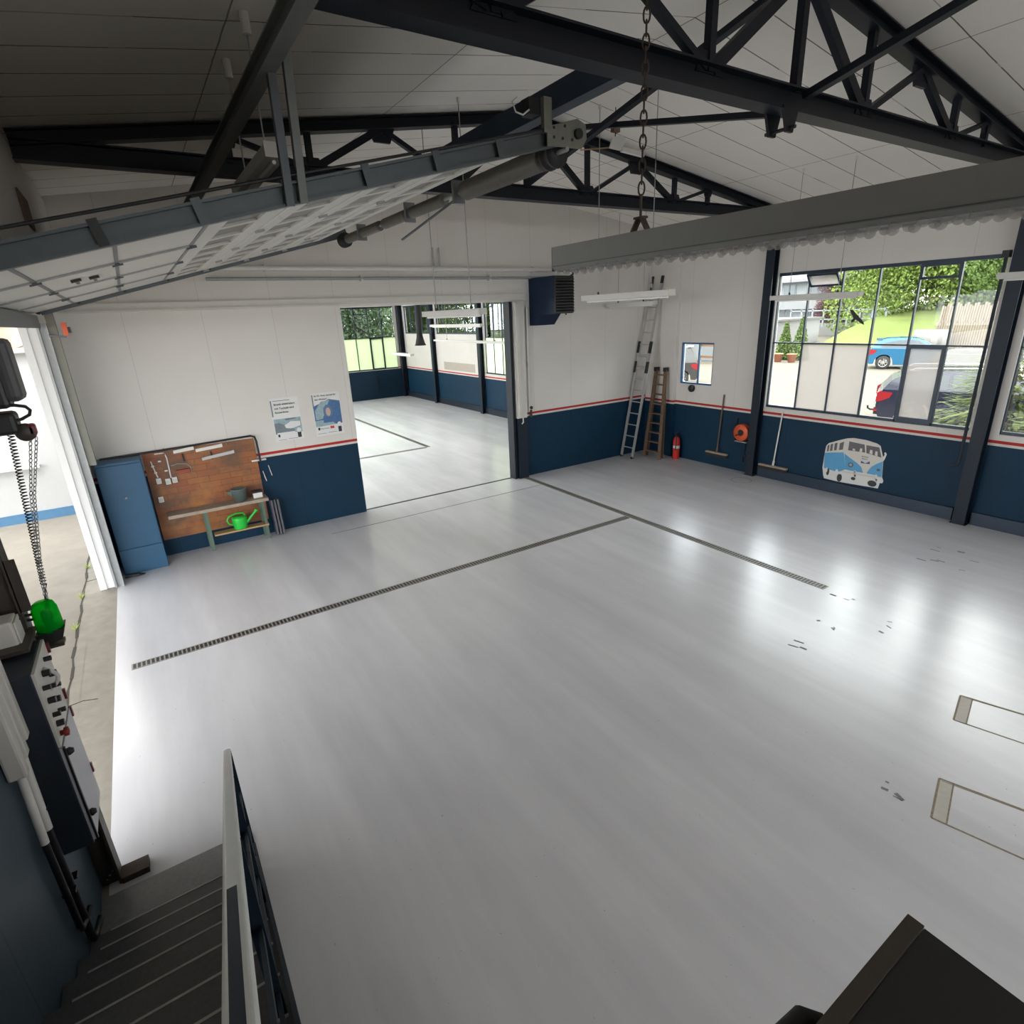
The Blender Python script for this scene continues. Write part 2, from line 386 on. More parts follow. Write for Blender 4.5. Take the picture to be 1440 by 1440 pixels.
# ------------------------------------------------------------------ room shell
XL, XR, YB, XC = -0.90, 10.42, 9.95, 4.87
def zc(x): return 5.83 - 0.146 * abs(x - XC)
Y0, YE = -6.0, 25.0
struct('floor', MB().box((-0.86, Y0, -0.15), (XR + 0.2, YE + 0.2, 0)), floor_m)
b = MB()
ADDED_SKYLIGHT = (0.6, 3.6, 12.5, 22.5)     # unseen skylight, added to bring daylight into the back room
for x0, x1, ya, yb in ((XL - 0.2, XC, Y0, ADDED_SKYLIGHT[2]), (XL - 0.2, XC, ADDED_SKYLIGHT[3], YE + .2), (XL - 0.2, ADDED_SKYLIGHT[0], ADDED_SKYLIGHT[2], ADDED_SKYLIGHT[3]), (ADDED_SKYLIGHT[1], XC, ADDED_SKYLIGHT[2], ADDED_SKYLIGHT[3]), (XC, XR + 0.25, Y0, YE + .2)):
    vs = [(x0, ya, zc(x0)), (x1, ya, zc(x1)), (x1, yb, zc(x1)), (x0, yb, zc(x0))]
    vs += [(x, y, z + 0.12) for x, y, z in vs]
    b.add(vs, [(0, 1, 2, 3), (4, 7, 6, 5), (0, 4, 5, 1), (1, 5, 6, 2), (2, 6, 7, 3), (3, 7, 4, 0)])
struct('ceiling', b, ceil_m)
b = MB()
for k in range(11):
    y = ADDED_SKYLIGHT[2] + k; b.bar((ADDED_SKYLIGHT[0], y, zc(ADDED_SKYLIGHT[0]) + .05), (ADDED_SKYLIGHT[1], y, zc(ADDED_SKYLIGHT[1]) + .05), .05, .06)
sk = struct('window_8', b, white_met)
b = MB().prism([(ADDED_SKYLIGHT[0], ADDED_SKYLIGHT[2]), (ADDED_SKYLIGHT[1], ADDED_SKYLIGHT[2]), (ADDED_SKYLIGHT[1], ADDED_SKYLIGHT[3]), (ADDED_SKYLIGHT[0], ADDED_SKYLIGHT[3])], lambda a, c, q: (a, c, zc(a) + q), .085, .09); spart('window_pane', b, glass_m, sk)

def panel_xz(mb, y0, y1, rects, top=True):   # wall in an xz plane, rects (x0,x1,z0,z1); z1=None follows the roof
    for x0, x1, z0, z1 in rects:
        if z1 is not None: mb.box((x0, y0, z0), (x1, y1, z1)); continue
        xs = [x0] + ([XC] if x0 < XC < x1 else []) + [x1]
        poly = [(x0, z0), (x1, z0)] + [(x, zc(x) + .02) for x in reversed(xs)]
        mb.prism(poly, lambda a, c, t: (a, t, c), y0, y1)
OX0, OX1, OZ = 3.08, 6.42, 3.62
b = MB(); panel_xz(b, YB, YB + 0.15, [(XL, OX0, 0, None), (OX0, OX1, OZ, None), (OX1, XR, 0, None)]); struct('wall_back', b, wall_back_m)
b = MB(); panel_xz(b, Y0 - .15, Y0, [(XL, XR, 0, 2.6), (XL, 1.0, 2.6, 4.2), (9.6, XR, 2.6, 4.2), (XL, XR, 4.2, None)]); struct('wall_front', b, wall_back_m)  # high opening added behind the camera to let daylight in
# left wall with the big door opening
DY0, DY1, DZ = 3.85, 9.10, 3.55
b = MB()
b.box((XL - .15, Y0, 0), (XL, DY0 - .06, 5.0)); b.box((XL - .15, DY0 - .06, DZ), (XL, DY1, 5.0)); b.box((XL - .15, DY1 + .22, 0), (XL, YB, 5.0)); b.box((XL - .15, DY1, DZ), (XL, DY1 + .22, 5.0))
struct('wall_left', b, wall_left_m)
struct('wall_left_upper', MB().box((XL + .002, Y0, 3.95), (-.505, YB - .002, 4.985)), wall_back_m)
# right wall (main hall + back room)
def wall_x(mb, x0, x1, holes, y0, y1, ztop):  # wall along y with sorted holes (ya,yb,za,zb)
    y = y0
    for ya, yb, za, zb in holes:
        if ya > y: mb.box((x0, y, 0), (x1, ya, ztop))
        if za > 0: mb.box((x0, ya, 0), (x1, yb, za))
        mb.box((x0, ya, zb), (x1, yb, ztop)); y = yb
    if y < y1: mb.box((x0, y, 0), (x1, y1, ztop))
WT, WB, WM = 3.90, 1.42, 2.655
holesR = [(-.50, 2.98, WB, WT), (3.34, 6.78, WB, WT), (8.10, 8.98, 1.73, 2.63)]
b = MB(); wall_x(b, XR, XR + .14, holesR, Y0, YB + .15, 5.05); b.box((XR - .09, 9.06, 0), (XR, YB, zc(XR) - .02)); struct('wall_right', b, wall_right_m)
holesB = [(14.45, 17.75, WB, WT), (18.05, 21.55, 2.75, WT), (21.85, 24.7, 2.75, WT)]
b = MB(); wall_x(b, XR, XR + .14, holesB, YB + .15, YE, 5.05); struct('wall_right_far', b, wall_right_m)
b = MB(); panel_xz(b, YE, YE + .15, [(XL, 3, 0, None), (3, XR, 0, 1.27), (3, XR, 3.92, None), (10.1, XR, 1.27, 3.92)]); struct('wall_far', b, wall_right_m)
b = MB(); wall_x(b, XL - .15, XL, [(11, 13.4, .4, 4.4), (17.2, 24.4, .4, 4.4)], YB + .15, YE, 5.0); struct('wall_left_far', b, wall_back_m)  # unseen unglazed openings, enlarged to bring daylight into the back room
# plinths at the foot of the right wall
b = MB(); b.box((XR - .05, 3.3, 0), (XR, 6.76, .20)); b.box((XR - .05, Y0, 0), (XR, 3.05, .20)); struct('baseboard_right', b, frame_navy)
b = MB(); b.box((XR - .05, 14.4, 0), (XR, 17.8, .22)); b.box((XR - .05, 18.0, 0), (XR, 21.6, .22)); b.box((XR - .05, 21.8, 0), (XR, YE, .22)); struct('baseboard_right_far', b, navy_post)
# lintel lip and joint covers of the back opening
b = MB(); b.box((-.62, YB - .05, 3.66), (6.85, YB, 3.76)); b.box((-.62, YB - .07, 3.64), (3.06, YB, 3.67)); struct('trim_1', b, offwhite)
b = MB(); b.box((OX1 - .01, YB - .06, 0), (OX1 + .05, YB + .16, OZ)); struct('trim_2', b, navy)
b = MB(); b.box((6.50, YB - .10, 1.31), (6.74, YB, 3.62)); b.box((6.53, YB - .13, 1.33), (6.60, YB - .10, 3.60)); struct('trim_3', b, offwhite)
b = MB(); b.box((6.50, YB - .10, 0), (6.74, YB, 1.31)); struct('trim_4', b, navy_post)
b = MB(); b.box((OX0 - .012, YB - .012, 1.40), (OX0 + .004, YB + .152, OZ)); struct('trim_5', b, white_met)
b = MB(); b.box((OX0, 10.02, 0.0), (OX1, 10.07, .006)); struct('trim_6', b, dark_met)
b = MB(); b.box((2.2, 9.18, 0.0), (6.6, 9.195, .003)); struct('trim_7', b, scuff)

# ------------------------------------------------------------------ windows
def window(n, x, ys, z0, z1, zm, t=.028, frosted=(), fm=None, open_vent=None, vents=(), wide=()):
    """steel window in a wall along y; ys = mullion positions"""
    fr = MB(); ya, yb = ys[0], ys[-1]
    fr.box((x - .02, ya, z0), (x + .03, yb, z0 + .045)); fr.box((x - .03, ya, z1 - .055), (x + .04, yb, z1))
    for i, y in enumerate(ys):
        w = .022 if 0 < i < len(ys) - 1 else .03
        fr.box((x - .02, y - w / 2, z0), (x + .03, y + w / 2, z1))
    if zm: fr.box((x - .02, ya, zm - .013), (x + .03, yb, zm + .013))
    o = struct('window_%d' % n, fr, frame_navy)
    for i in range(len(ys) - 1):
        rows = [(z0 + .045, zm), (zm, z1 - .055)] if zm else [(z0 + .045, z1 - .055)]
        for k, (a, c) in enumerate(rows):
            if k == len(rows) - 1 and (i in vents or i == open_vent): c2 = z1 - .27
            else: c2 = c
            g = MB().box((x + .002, ys[i] + .01, a), (x + .008, ys[i + 1] - .01, c2))
            spart('window_pane', g, (fm or frost_m) if (i, k) in frosted else glass_m, o)
            if c2 != c and i != open_vent:
                f = MB(); ringframe(f, x, ys[i], ys[i + 1], c2, c, .035); vv = spart('window_vent', f, frame_navy, o)
                spart('window_pane', MB().box((x, ys[i] + .03, c2 + .03), (x + .006, ys[i + 1] - .03, c - .03)), glass_m, vv)
            if (i, k) in wide:
                f = MB(); ringframe(f, x, ys[i], ys[i + 1], a, c2, .05); spart('window_sash', f, frame_navy, o)
    return o
def ringframe(f, x, ya, yb, za, zb, w, d=.05):
    f.box((x - d / 2, ya, za), (x + d / 2, yb, za + w)); f.box((x - d / 2, ya, zb - w), (x + d / 2, yb, zb))
    f.box((x - d / 2, ya, za + w), (x + d / 2, ya + w, zb - w)); f.box((x - d / 2, yb - w, za + w), (x + d / 2, yb, zb - w))
XW = XR + .07
ys = [3.34, 3.88, 4.42, 5.01, 5.60, 6.19, 6.78]
w1 = window(1, XW, ys, WB, WT, WM, frosted={(4, 0), (3, 0), (1, 0)}, open_vent=4, vents=(1,), wide={(1, 0)})
# tilted open vent
R = Matrix.Rotation(math.radians(38), 3, 'Y'); hp = V((XW, 5.895, WT - .27))
f = MB(); L = .27
def rv(y, u, t): return hp + R @ V((t, 0, u)) * 1.0 + V((0, y - 5.895, 0))
Rv = Matrix.Rotation(math.radians(-40), 3, 'Y')
def vbox(mb, ya, yb, ua, ub, t=.03):
    c = hp + Rv @ V((0, 0, (ua + ub) / 2)) + V((0, (ya + yb) / 2 - 5.895, 0)); mb.obox(c, t, yb - ya, ub - ua, Rv)
vbox(f, 5.62, 6.17, 0, .03); vbox(f, 5.62, 6.17, .23, .26); vbox(f, 5.62, 5.65, .03, .23); vbox(f, 6.14, 6.17, .03, .23)
vv = spart('window_vent', f, frame_navy, w1)
g = MB(); vbox(g, 5.65, 6.14, .03, .23, .005); spart('window_pane', g, frost_m, vv)  # frosted material stands in for the bright reflection on this pane
window(2, XW, [-.50, .08, .66, 1.24, 1.82, 2.40, 2.98], WB, WT, WM, frosted={(0, 0), (1, 0)})
f = MB(); ringframe(f, XW - .02, 8.10, 8.98, 1.73, 2.63, .035, .05); f.box((XW - .04, 8.50, 1.75), (XW, 8.525, 2.61)); w4 = struct('window_4', f, M('small_window_blue', (0.02, 0.10, 0.24), .4))
for ya, yb in ((8.13, 8.50), (8.525, 8.95)): spart('window_pane', MB().box((XW - .022, ya, 1.76), (XW - .017, yb, 2.60)), glass_m, w4)
ysb = [14.45, 15.0, 15.55, 16.1, 16.65, 17.2, 17.75]
window(3, XW, ysb, WB, WT, WM, frosted={(i, 0) for i in range(6)}, fm=frost_g, vents=(5,))
window(5, XW, [18.05, 18.63, 19.21, 19.8, 20.38, 20.96, 21.55], 2.75, WT, None)
window(6, XW, [21.85, 22.42, 22.99, 23.56, 24.13, 24.7], 2.75, WT, None)
# far wall window (in an xz plane)
fr = MB(); yf = YE + .05; xs = [3, 3.6, 4.2, 4.8, 5.4, 6.0, 6.6, 7.15, 7.7, 8.28, 8.9, 9.5, 10.1]; z0, z1, zm = 1.27, 3.92, 2.65
for za, zb in ((z0, z0 + .05), (zm - .015, zm + .015), (z1 - .05, z1)): fr.box((3, yf - .02, za), (10.1, yf + .03, zb))
for x in xs: fr.box((x - .014, yf - .02, z0), (x + .014, yf + .03, z1))
w8 = struct('window_7', fr, navy_post)
for i in range(12):
    spart('window_pane', MB().box((xs[i] + .01, yf, z0 + .05), (xs[i + 1] - .01, yf + .006, zm - .015)), frost_g, w8)
    spart('window_pane', MB().box((xs[i] + .01, yf, zm + .015), (xs[i + 1] - .01, yf + .006, z1 - .05)), glass_m, w8)
for i in (7, 9):
    f = MB(); x0, x1 = xs[i], xs[i + 1]
    for a in ((x0, z1 - .32, x1, z1 - .28), (x0, z1 - .07, x1, z1 - .03), (x0, z1 - .32, x0 + .04, z1 - .03), (x1 - .04, z1 - .32, x1, z1 - .03)): f.box((a[0], yf - .04, a[1]), (a[2], yf + .03, a[3]))
    spart('window_vent', f, navy_post, w8)
f = MB(); x0, x1 = xs[10], xs[11]
for a in ((x0, z0, x1, z0 + .07), (x0, zm - .06, x1, zm), (x0, z0, x0 + .05, zm), (x1 - .05, z0, x1, zm)): f.box((a[0], yf - .03, a[1]), (a[2], yf + .04, a[3]))
spart('window_sash', f, navy_post, w8)

# ------------------------------------------------------------------ steel posts of the right wall
def post(y, w, d, label, grp, top=4.86, foot=True):
    d0 = d; t = thing('steel_post', label, 'post', (XR - d / 2 - .005, y, 0), grp)
    part('column', MB().ibeam((XR - d / 2 - .005, y, .012), (XR - d / 2 - .005, y, top), w, d, .02, (1, 0, 0)), navy_post, t)
    part('base_plate', MB().box((XR - d - .01, y - w / 2 - .02, 0), (XR - .052, y + w / 2 + .02, .012)), navy_post, t)
    part('cap_plate', MB().box((XR - d - .02, y - w / 2 - .02, top), (XR - .01, y + w / 2 + .02, top + .012)), navy, t)
post(6.88, .17, .16, 'dark blue steel post between the red cable reel and the big parking lot window', 'steel posts of the window wall')
post(3.16, .17, .17, 'dark blue steel post nearest the viewer, right of the van picture', 'steel posts of the window wall')
post(17.9, .17, .17, 'dark post of the back room, left of the window with frosted lower panes', 'steel posts of the window wall')
post(21.7, .17, .17, 'slim dark post of the back room standing behind the hanging exhaust funnel', 'steel posts of the window wall')
t = thing('steel_post', 'dark corner post of the back room where two window walls meet', 'post', (10.28, 24.85, 0))
part('column', MB().ibeam((10.28, 24.85, 0), (10.28, 24.85, 4.86), .2, .2, .02, (1, 0, 0)), navy, t)
# window crank rod beside the near post
t = thing('window_crank', 'dark crank rod with small folded handle beside the near window post', 'crank', (10.22, 3.28, .9))
part('rod', MB().tube((10.22, 3.31, 1.0), (10.24, 3.31, 3.86), .022), navy_post, t)
part('gear_box', MB().box((10.19, 3.27, 3.84), (10.29, 3.35, 3.93)), dark_met, t)
part('handle', MB().path([(10.22, 3.31, 1.02), (10.21, 3.31, .94), (10.19, 3.36, .90), (10.17, 3.44, .90)], .012), dark_met, t)

# ------------------------------------------------------------------ roof trusses
def truss(y, label):
    t = thing('roof_truss', label, 'roof truss', (XC, y, 4.81), 'dark steel roof trusses')
    xa, xb = -0.48, 10.24
    part('bottom_chord', MB().ibeam((xa, y, 4.895), (xb, y, 4.895), .16, .17, .014), navy, t)
    def zt(x): return zc(x) - .075
    for x0, x1 in ((xa, XC), (XC, xb)):
        part('top_chord', MB().ibeam((x0, y, zt(x0)), (x1, y, zt(x1)), .14, .12, .012), navy, t)
    n1, g1, n2, g2 = 1.04, 1.98, 2.82, 3.62
    zb = 4.96
    part('web_vertical', MB().bar((XC, y, zb), (XC, y, zt(XC) - .03), .065, .065, (0, 1, 0)), navy, t)
    part('gusset_plate', MB().prism([(XC - .25, 5.60), (XC + .25, 5.60), (XC + .12, 5.76), (XC - .12, 5.76)], lambda a, c, q: (a, q, c), y - .02, y + .02), navy, t)
    for s in (-1, 1):
        for n in (n1, n2, g2): 
            x = XC + s * n; part('web_vertical', MB().bar((x, y, zb - .02), (x, y, zt(x) - .02), .06, .06, (0, 1, 0)), navy, t)
        for p, q, w in (((.06, 1), (n1 - .02, 0), .085), ((n1 + .04, 0), (g1, 1), .05), ((g1, 1), (n2 - .03, 0), .075), ((n2 + .05, 0), (g2, 1), .045)):
            P = [(XC + s * a, y, (zt(XC + s * a) - .05) if k else zb) for a, k in (p, q)]
            part('web_diagonal', MB().bar(P[0], P[1], w, .06, (0, 1, 0)), navy, t)
        for g, hw, hh in ((g1, .17, .19), (g2, .11, .15)):
            x = XC + s * g
            part('gusset_plate', MB().prism([(x - hw, zt(x - hw) - .03), (x - hw * .55, zt(x) - hh), (x + hw * .55, zt(x) - hh), (x + hw, zt(x + hw) - .03)], lambda a, c, q: (a, q, c), y - .016, y + .016), navy, t)
        for n in (n1, n2):
            x = XC + s * n; part('gusset_plate', MB().prism([(x - .15, 4.93), (x + .15, 4.93), (x + .09, 5.06), (x - .09, 5.06)], lambda a, c, q: (a, q, c), y - .018, y + .018), navy, t)
    return t
truss(3.20, 'dark roof truss nearest the viewer, crossing the top right of the hall')
truss(6.95, 'dark roof truss farther back, seen whole above the raised door')
# bracing in the ridge plane
def brace(p, q, label):
    b = MB().bar(p, q, .075, .05); solo('ridge_brace', b, navy, label, 'brace', 'diagonal ridge braces')
brace((XC - .05, 6.87, 4.99), (XC - .05, 3.28, 5.70), 'dark diagonal brace rising from the far truss bottom to the near truss peak')
brace((XC + .06, 6.87, 5.60), (XC + .06, 3.30, 4.86), 'dark diagonal brace running from the far truss peak down to the near truss')
brace((XC + .02, 3.12, 4.92), (XC + .02, -.5, 5.72), 'dark diagonal brace rising from the near truss out of the picture top')
# trolley hanger under near truss
t = thing('beam_clamp', 'small dark beam clamp with a cross pin under the near truss', 'clamp', (4.72, 3.2, 4.6))
for dy in (-.075, .075): part('clamp_plate', MB().prism([(4.62, 4.83), (4.82, 4.83), (4.77, 4.66), (4.69, 4.66)], lambda a, c, q: (a, q, c), 3.2 + dy - .012, 3.2 + dy + .012), navy, t)
part('pin', MB().tube((4.73, 3.07, 4.69), (4.73, 3.33, 4.69), .014), dark_met, t)
# longitudinal beams
b = MB().bar((3.12, 3.285, 4.92), (3.12, 6.865, 4.92), .12, .17); solo('crane_beam', b, M('beam_blue', (0.012, 0.028, 0.055), .45, 0, .2), 'dark blue lengthwise beam joining the two trusses above the door motor', 'beam')
b = MB().ibeam((.955, -1.0, 4.752), (.955, 9.945, 4.752), .085, .11, .010); solo('support_beam', b, M('beam_grey', (0.13, 0.135, 0.13), .5, .1, .15), 'long grey lengthwise beam under the left roof slope carrying the door hangers', 'beam')

# ------------------------------------------------------------------ raised sectional door
def zd(x): return 3.67 + .25 * (x + .8)
PD = (DY0 + .10, 9.0)
t = thing('garage_door', 'raised white sectional garage door under the left roof slope', 'garage door', (1.0, 6.4, 3.6))
def dpt(x, y, h): # point h below/above the door plane
    return V((x - .2425 * h, y, zd(x) + .970 * h))
def slab(mb, x0, x1, y0, y1, h0, h1, mi=0):
    vs = [dpt(x, y, h) for h in (h0, h1) for y in (y0, y1) for x in (x0, x1)]
    mb.add(vs, [(0, 2, 3, 1), (4, 5, 7, 6), (0, 1, 5, 4), (2, 6, 7, 3), (0, 4, 6, 2), (1, 3, 7, 5)], mi)
xs = [-.865, -.45, .05, .55, 1.06, 1.58, 2.10, 2.62]
door_pane = M('door_pane', (0.17, 0.16, 0.145), .4, 0, .08)
door_white = M('door_white', (0.62, 0.61, 0.58), .45, 0, .05)
for i in range(7):
    x0, x1 = xs[i] + .006, xs[i + 1] - .006
    b = MB()
    if i < 3: slab(b, x0, x1, *PD, -.02, .02)
    else:   # glazed section: rails, stiles
        slab(b, x0, x0 + .13, *PD, -.02, .02); slab(b, x1 - .13, x1, *PD, -.02, .02)
        for k in range(9):
            y = PD[0] + (PD[1] - PD[0] - .10) * k / 8; slab(b, x0 + .13, x1 - .13, y, y + .10, -.02, .02)
    p = part('door_section', b, door_white, t)
    if i >= 3:
        for k in range(8):
            ya = PD[0] + (PD[1] - PD[0] - .10) * k / 8 + .10; yb = PD[0] + (PD[1] - PD[0] - .10) * (k + 1) / 8
            g = MB(); slab(g, x0 + .13, x1 - .13, ya, yb, -.004, .004); sub('glass_pane', g, door_pane, p)
    else:
        for k in range(1, 4):
            y = PD[0] + (PD[1] - PD[0]) * k / 4; g = MB(); slab(g, x0 + .01, x1 - .01, y - .018, y + .018, -.034, -.021); sub('stiffener', g, galv, p)
for i in range(1, 7):
    g = MB(); slab(g, xs[i] - .012, xs[i] + .012, *PD, -.026, -.006); part('joint_strip', g, grey_met if i < 4 else white_met, t)
    for k in range(5):
        y = PD[0] + .06 + (PD[1] - PD[0] - .12) * k / 4; g = MB(); slab(g, xs[i] - .035, xs[i] + .035, y - .014, y + .014, -.045, -.027); part('hinge', g, rail_met if i < 4 else galv, t)
for k, (xx, yy) in enumerate(((-.24, 5.8), (-.12, 5.9))):
    g = MB(); slab(g, xx - .035, xx + .035, yy - .03, yy + .03, -.04, -.023); slab(g, xx - .012, xx + .012, yy + .03, yy + .26, -.04, -.023); part('handle', g, black_pl, t)
g = MB(); g.box((-.893, PD[0], 3.47), (-.83, PD[1], 3.61)); part('bottom_seal', g, grey_met, t)
for k in range(7):
    x = xs[k] + .05; g = MB(); g.tube((x, PD[1] + .005, zd(x) - .02), (x, PD[1] + .075, zd(x) - .02), .025, 10); part('roller', g, dark_met, t)
# rails
def rail(y, inward, label, xe):
    t = thing('door_rail', label, 'door rail', (0, y, 3.6), 'door guide rails')
    b = MB(); P = V((-.8, y, zd(-.8))); Q = V((xe, y, zd(xe)))
    b.section(P, Q, [(-.02, -.06), (.03, -.06), (.03, -.045), (-.005, -.045), (-.005, .045), (.03, .045), (.03, .06), (-.02, .06)] if inward > 0 else [(.02, -.06), (-.03, -.06), (-.03, -.045), (.005, -.045), (.005, .045), (-.03, .045), (-.03, .06), (.02, .06)])
    part('track', b, rail_met, t)
    for i in range(8):
        x = -.5 + i * (xe - .1 + .5) / 7; part('clip', MB().obox((x, y - .028 * inward, zd(x) + .01), .05, .012, .13, Matrix.Rotation(-math.atan(.25), 3, 'Y')), black_pl if i in (1, 3) else rail_met, t)
    return t
t1 = rail(3.85, 1, 'dark near guide rail of the raised door sloping across the upper left', 3.05)
part('cable', MB().tube((-.8, 3.82, zd(-.8) + .12), (2.9, 3.82, zd(2.9) + .06), .009, 8), dark_met, t1)
rail(9.05, -1, 'far guide rail of the raised door close to the back wall', 3.05)
for y, zz, side, lb in ((3.74, 1, 0, 'n'),):
    pass
def hanger(x, xb, label):
    b = MB().angle((xb, 3.79, 4.84), (x, 3.80, zd(x) - .06), .045, .045, .006, (0, 1, 0)); solo('rail_hanger', b, rail_met if 'left' in label else M('hanger_grey', (0.17, 0.185, 0.18), .5, .1), label, 'hanger', 'angle hangers of the near door rail')
hanger(.95, .955, 'angle hanger from the long beam to the near door rail, left of the pair')
hanger(1.03, 1.05, 'angle hanger from the long beam to the near door rail, right of the pair')
# torsion spring shaft
t = thing('torsion_shaft', 'torsion spring shaft with coiled springs along the upper edge of the raised door', 'spring shaft', (3.02, 6.4, 4.4))
SX, SZ = 3.0, 4.52
part('shaft', MB().tube((SX, 3.75, SZ), (SX, 9.15, SZ), .016), galv, t)
spring_m = M('spring_steel', (0.15, 0.145, 0.13), .5, .3, .25, 16)
def spring(ya, yb, r, name='torsion_spring'):
    b = MB(); n = int((yb - ya) / .02); prof = []
    for i in range(n + 1):
        y = i * (yb - ya) / n; prof += [(r * .92, y), (r, y + .010)] if i < n else [(r * .92, y)]
    b.lathe([(0, 0)] + prof + [(0, yb - ya)], (SX, ya, SZ), (0, 1, 0), 16); part(name, b, spring_m, t)
spring(4.05, 5.30, .085); spring(5.75, 6.55, .06); spring(6.70, 7.40, .06); spring(7.55, 8.2, .06); spring(8.3, 8.85, .06)
for y in (5.45, 6.62, 8.25): part('shaft_bracket', MB().box((SX - .06, y - .02, SZ - .09), (SX + .06, y + .02, SZ + .11)), grey_met, t)
for y, r in ((3.93, .10), (9.0, .10)): part('cable_drum', MB().lathe([(0, 0), (r, 0), (r, .02), (r * .8, .03), (r * .8, .08), (r, .09), (r, .11), (0, .11)], (SX, y - .06, SZ), (0, 1, 0), 20), dark_met, t)
part('lever_arm', MB().bar((SX - .02, 5.5, SZ - .05), (SX - .35, 6.1, SZ - .34), .03, .012), rail_met, t)
plate_m = M('plate_olive', (0.20, 0.205, 0.175), .5, .1, .25, 18)
t = thing('rail_end_bracket', 'galvanised end plate with bearing at the upper end of the near door rail', 'bracket', (3.1, 3.82, 4.5))
part('plate', MB().prism([(2.86, 4.54), (3.18, 4.55), (3.23, 4.62), (3.22, 4.71), (3.14, 4.74), (2.86, 4.66)], lambda a, c, q: (a, q, c), 3.805, 3.815), plate_m, t)
for hx, hz in ((2.92, 4.60), (2.92, 4.66), (3.0, 4.60), (3.02, 4.68), (3.09, 4.60)): part('plate_hole', MB().tube((hx, 3.803, hz), (hx, 3.8055, hz), .011, 10), black_pl, t)
part('bearing', MB().tube((3.14, 3.78, 4.64), (3.14, 3.805, 4.64), .035), black_pl, t)
part('upright', MB().box((2.83, 3.80, 4.62), (2.90, 3.84, 4.84)), plate_m, t)
t = thing('limit_switch_unit', 'small dark switch unit with cable loop above the rail end', 'switch unit', (2.74, 3.85, 4.75))
part('housing', MB().box((2.70, 3.80, 4.72), (2.79, 3.90, 4.82)), black_pl, t); part('cable_loop', MB().path([(2.70, 3.8, 4.74), (2.64, 3.79, 4.70), (2.58, 3.79, 4.71), (2.56, 3.8, 4.77), (2.60, 3.8, 4.80)], .006), white_pl, t)

# ------------------------------------------------------------------ left door frame
b = MB(); b.box((-1.06, 9.10, 0), (-.98, 9.32, DZ)); b.box((-.98, 9.12, 0), (-.885, 9.32, DZ)); struct('trim_8', b, M('reveal_white', (0.74, 0.74, 0.73), .5, 0, .03))
b = MB(); b.section((-.83, 9.10, 0), (-.83, 9.10, 3.52), [(-.055, -.03), (.055, -.03), (.055, .03), (.03, .03), (.03, -.01), (-.03, -.01), (-.03, .03), (-.055, .03)], (0, -1, 0)); solo('door_track', b, galv, 'galvanised upright door track at the far side of the open gateway', 'door track')
b = MB(); b.box((-.775, 9.10, 1.74), (-.69, 9.20, 3.66)); solo('frame_post', b, M('olive_steel', (0.19, 0.19, 0.16), .5), 'olive grey steel frame post between the door track and the white wall', 'post')
b = MB(); b.box((-.765, 9.50, 0.0), (-.21, 9.945, 1.62)); b.box((-.765, 9.47, 0.0), (-.205, 9.5, .38)); b.box((-.765, 9.5, 1.62), (-.21, 9.945, 1.66)); solo('blue_casing', b, blue_box, 'bright blue boxed-in casing standing between the gateway and the workbench', 'casing', bev=.008)
t = thing('flashing_light', 'small orange warning light on an arm at the top of the far door track', 'warning light', (-.66, 9.05, 3.45))
part('arm', MB().path([(-.78, 9.05, 3.38), (-.62, 9.03, 3.36), (-.58, 9.03, 3.44)], .012), grey_met, t)
part('lens', MB().box((-.63, 9.0, 3.37), (-.58, 9.06, 3.52)), orange_pl, t); part('cap', MB().box((-.58, 9.01, 3.40), (-.55, 9.05, 3.47)), black_pl, t)
# near upright with motor
t = thing('door_upright', 'dark brown steel upright at the near side of the gateway, beside the stairs', 'door frame', (-.82, 3.77, 0))
part('upright', MB().box((-.895, 3.74, 0), (-.79, 3.84, 3.62)), brown_steel, t)
part('angle_flange', MB().box((-.80, 3.70, 0), (-.785, 3.76, 3.5)), brown_steel, t)
part('foot_plate', MB().box((-.785, 3.69, 0), (-.63, 3.80, .045)), rust_met, t)
for i in range(3): part('bolt_head', MB().tube((-.86 + i * .02, 3.739, .05 + i * .025), (-.86 + i * .02, 3.732, .05 + i * .025), .007, 8), chrome, t)
part('perforated_strip', MB().box((-.79, 3.70, 2.0), (-.74, 3.705, 2.30)), brown_steel, t)
t = thing('door_motor', 'black gate motor with grey cover mounted high at the near gateway post', 'motor', (-.6, 3.77, 2.95))
part('housing', MB().box((-.78, 3.70, 3.06), (-.55, 3.86, 3.37)), black_pl, t, bev=.02)
part('cover', MB().box((-.56, 3.69, 3.09), (-.492, 3.87, 3.39)), M('motor_cover', (0.06, 0.06, 0.065), .5), t, bev=.025)
part('gear_case', MB().box((-.79, 3.70, 2.93), (-.55, 3.84, 3.04)), dark_met, t, bev=.02)
part('mount_arm', MB().box((-.56, 3.74, 3.38), (-.52, 3.80, 3.47)), grey_met, t)
part('chain_wheel', MB().lathe([(0, 0), (.038, 0), (.044, .015), (.044, .05), (.038, .065), (0, .065)], (-.535, 3.735, 2.93), (0, 1, 0), 20), brown_steel, t)
part('chain_guard', MB().box((-.525, 3.735, 2.91), (-.49, 3.80, 2.97)), M('guard_red', (0.16, 0.012, 0.02), .4), t, 'dark red guard', bev=.012)
part('cable_loop', MB().path([(-.60, 3.74, 3.075), (-.54, 3.73, 3.072), (-.50, 3.735, 3.06), (-.487, 3.74, 3.04), (-.495, 3.74, 3.018), (-.53, 3.74, 3.0), (-.6, 3.74, 2.99)], .008), black_rub, t)
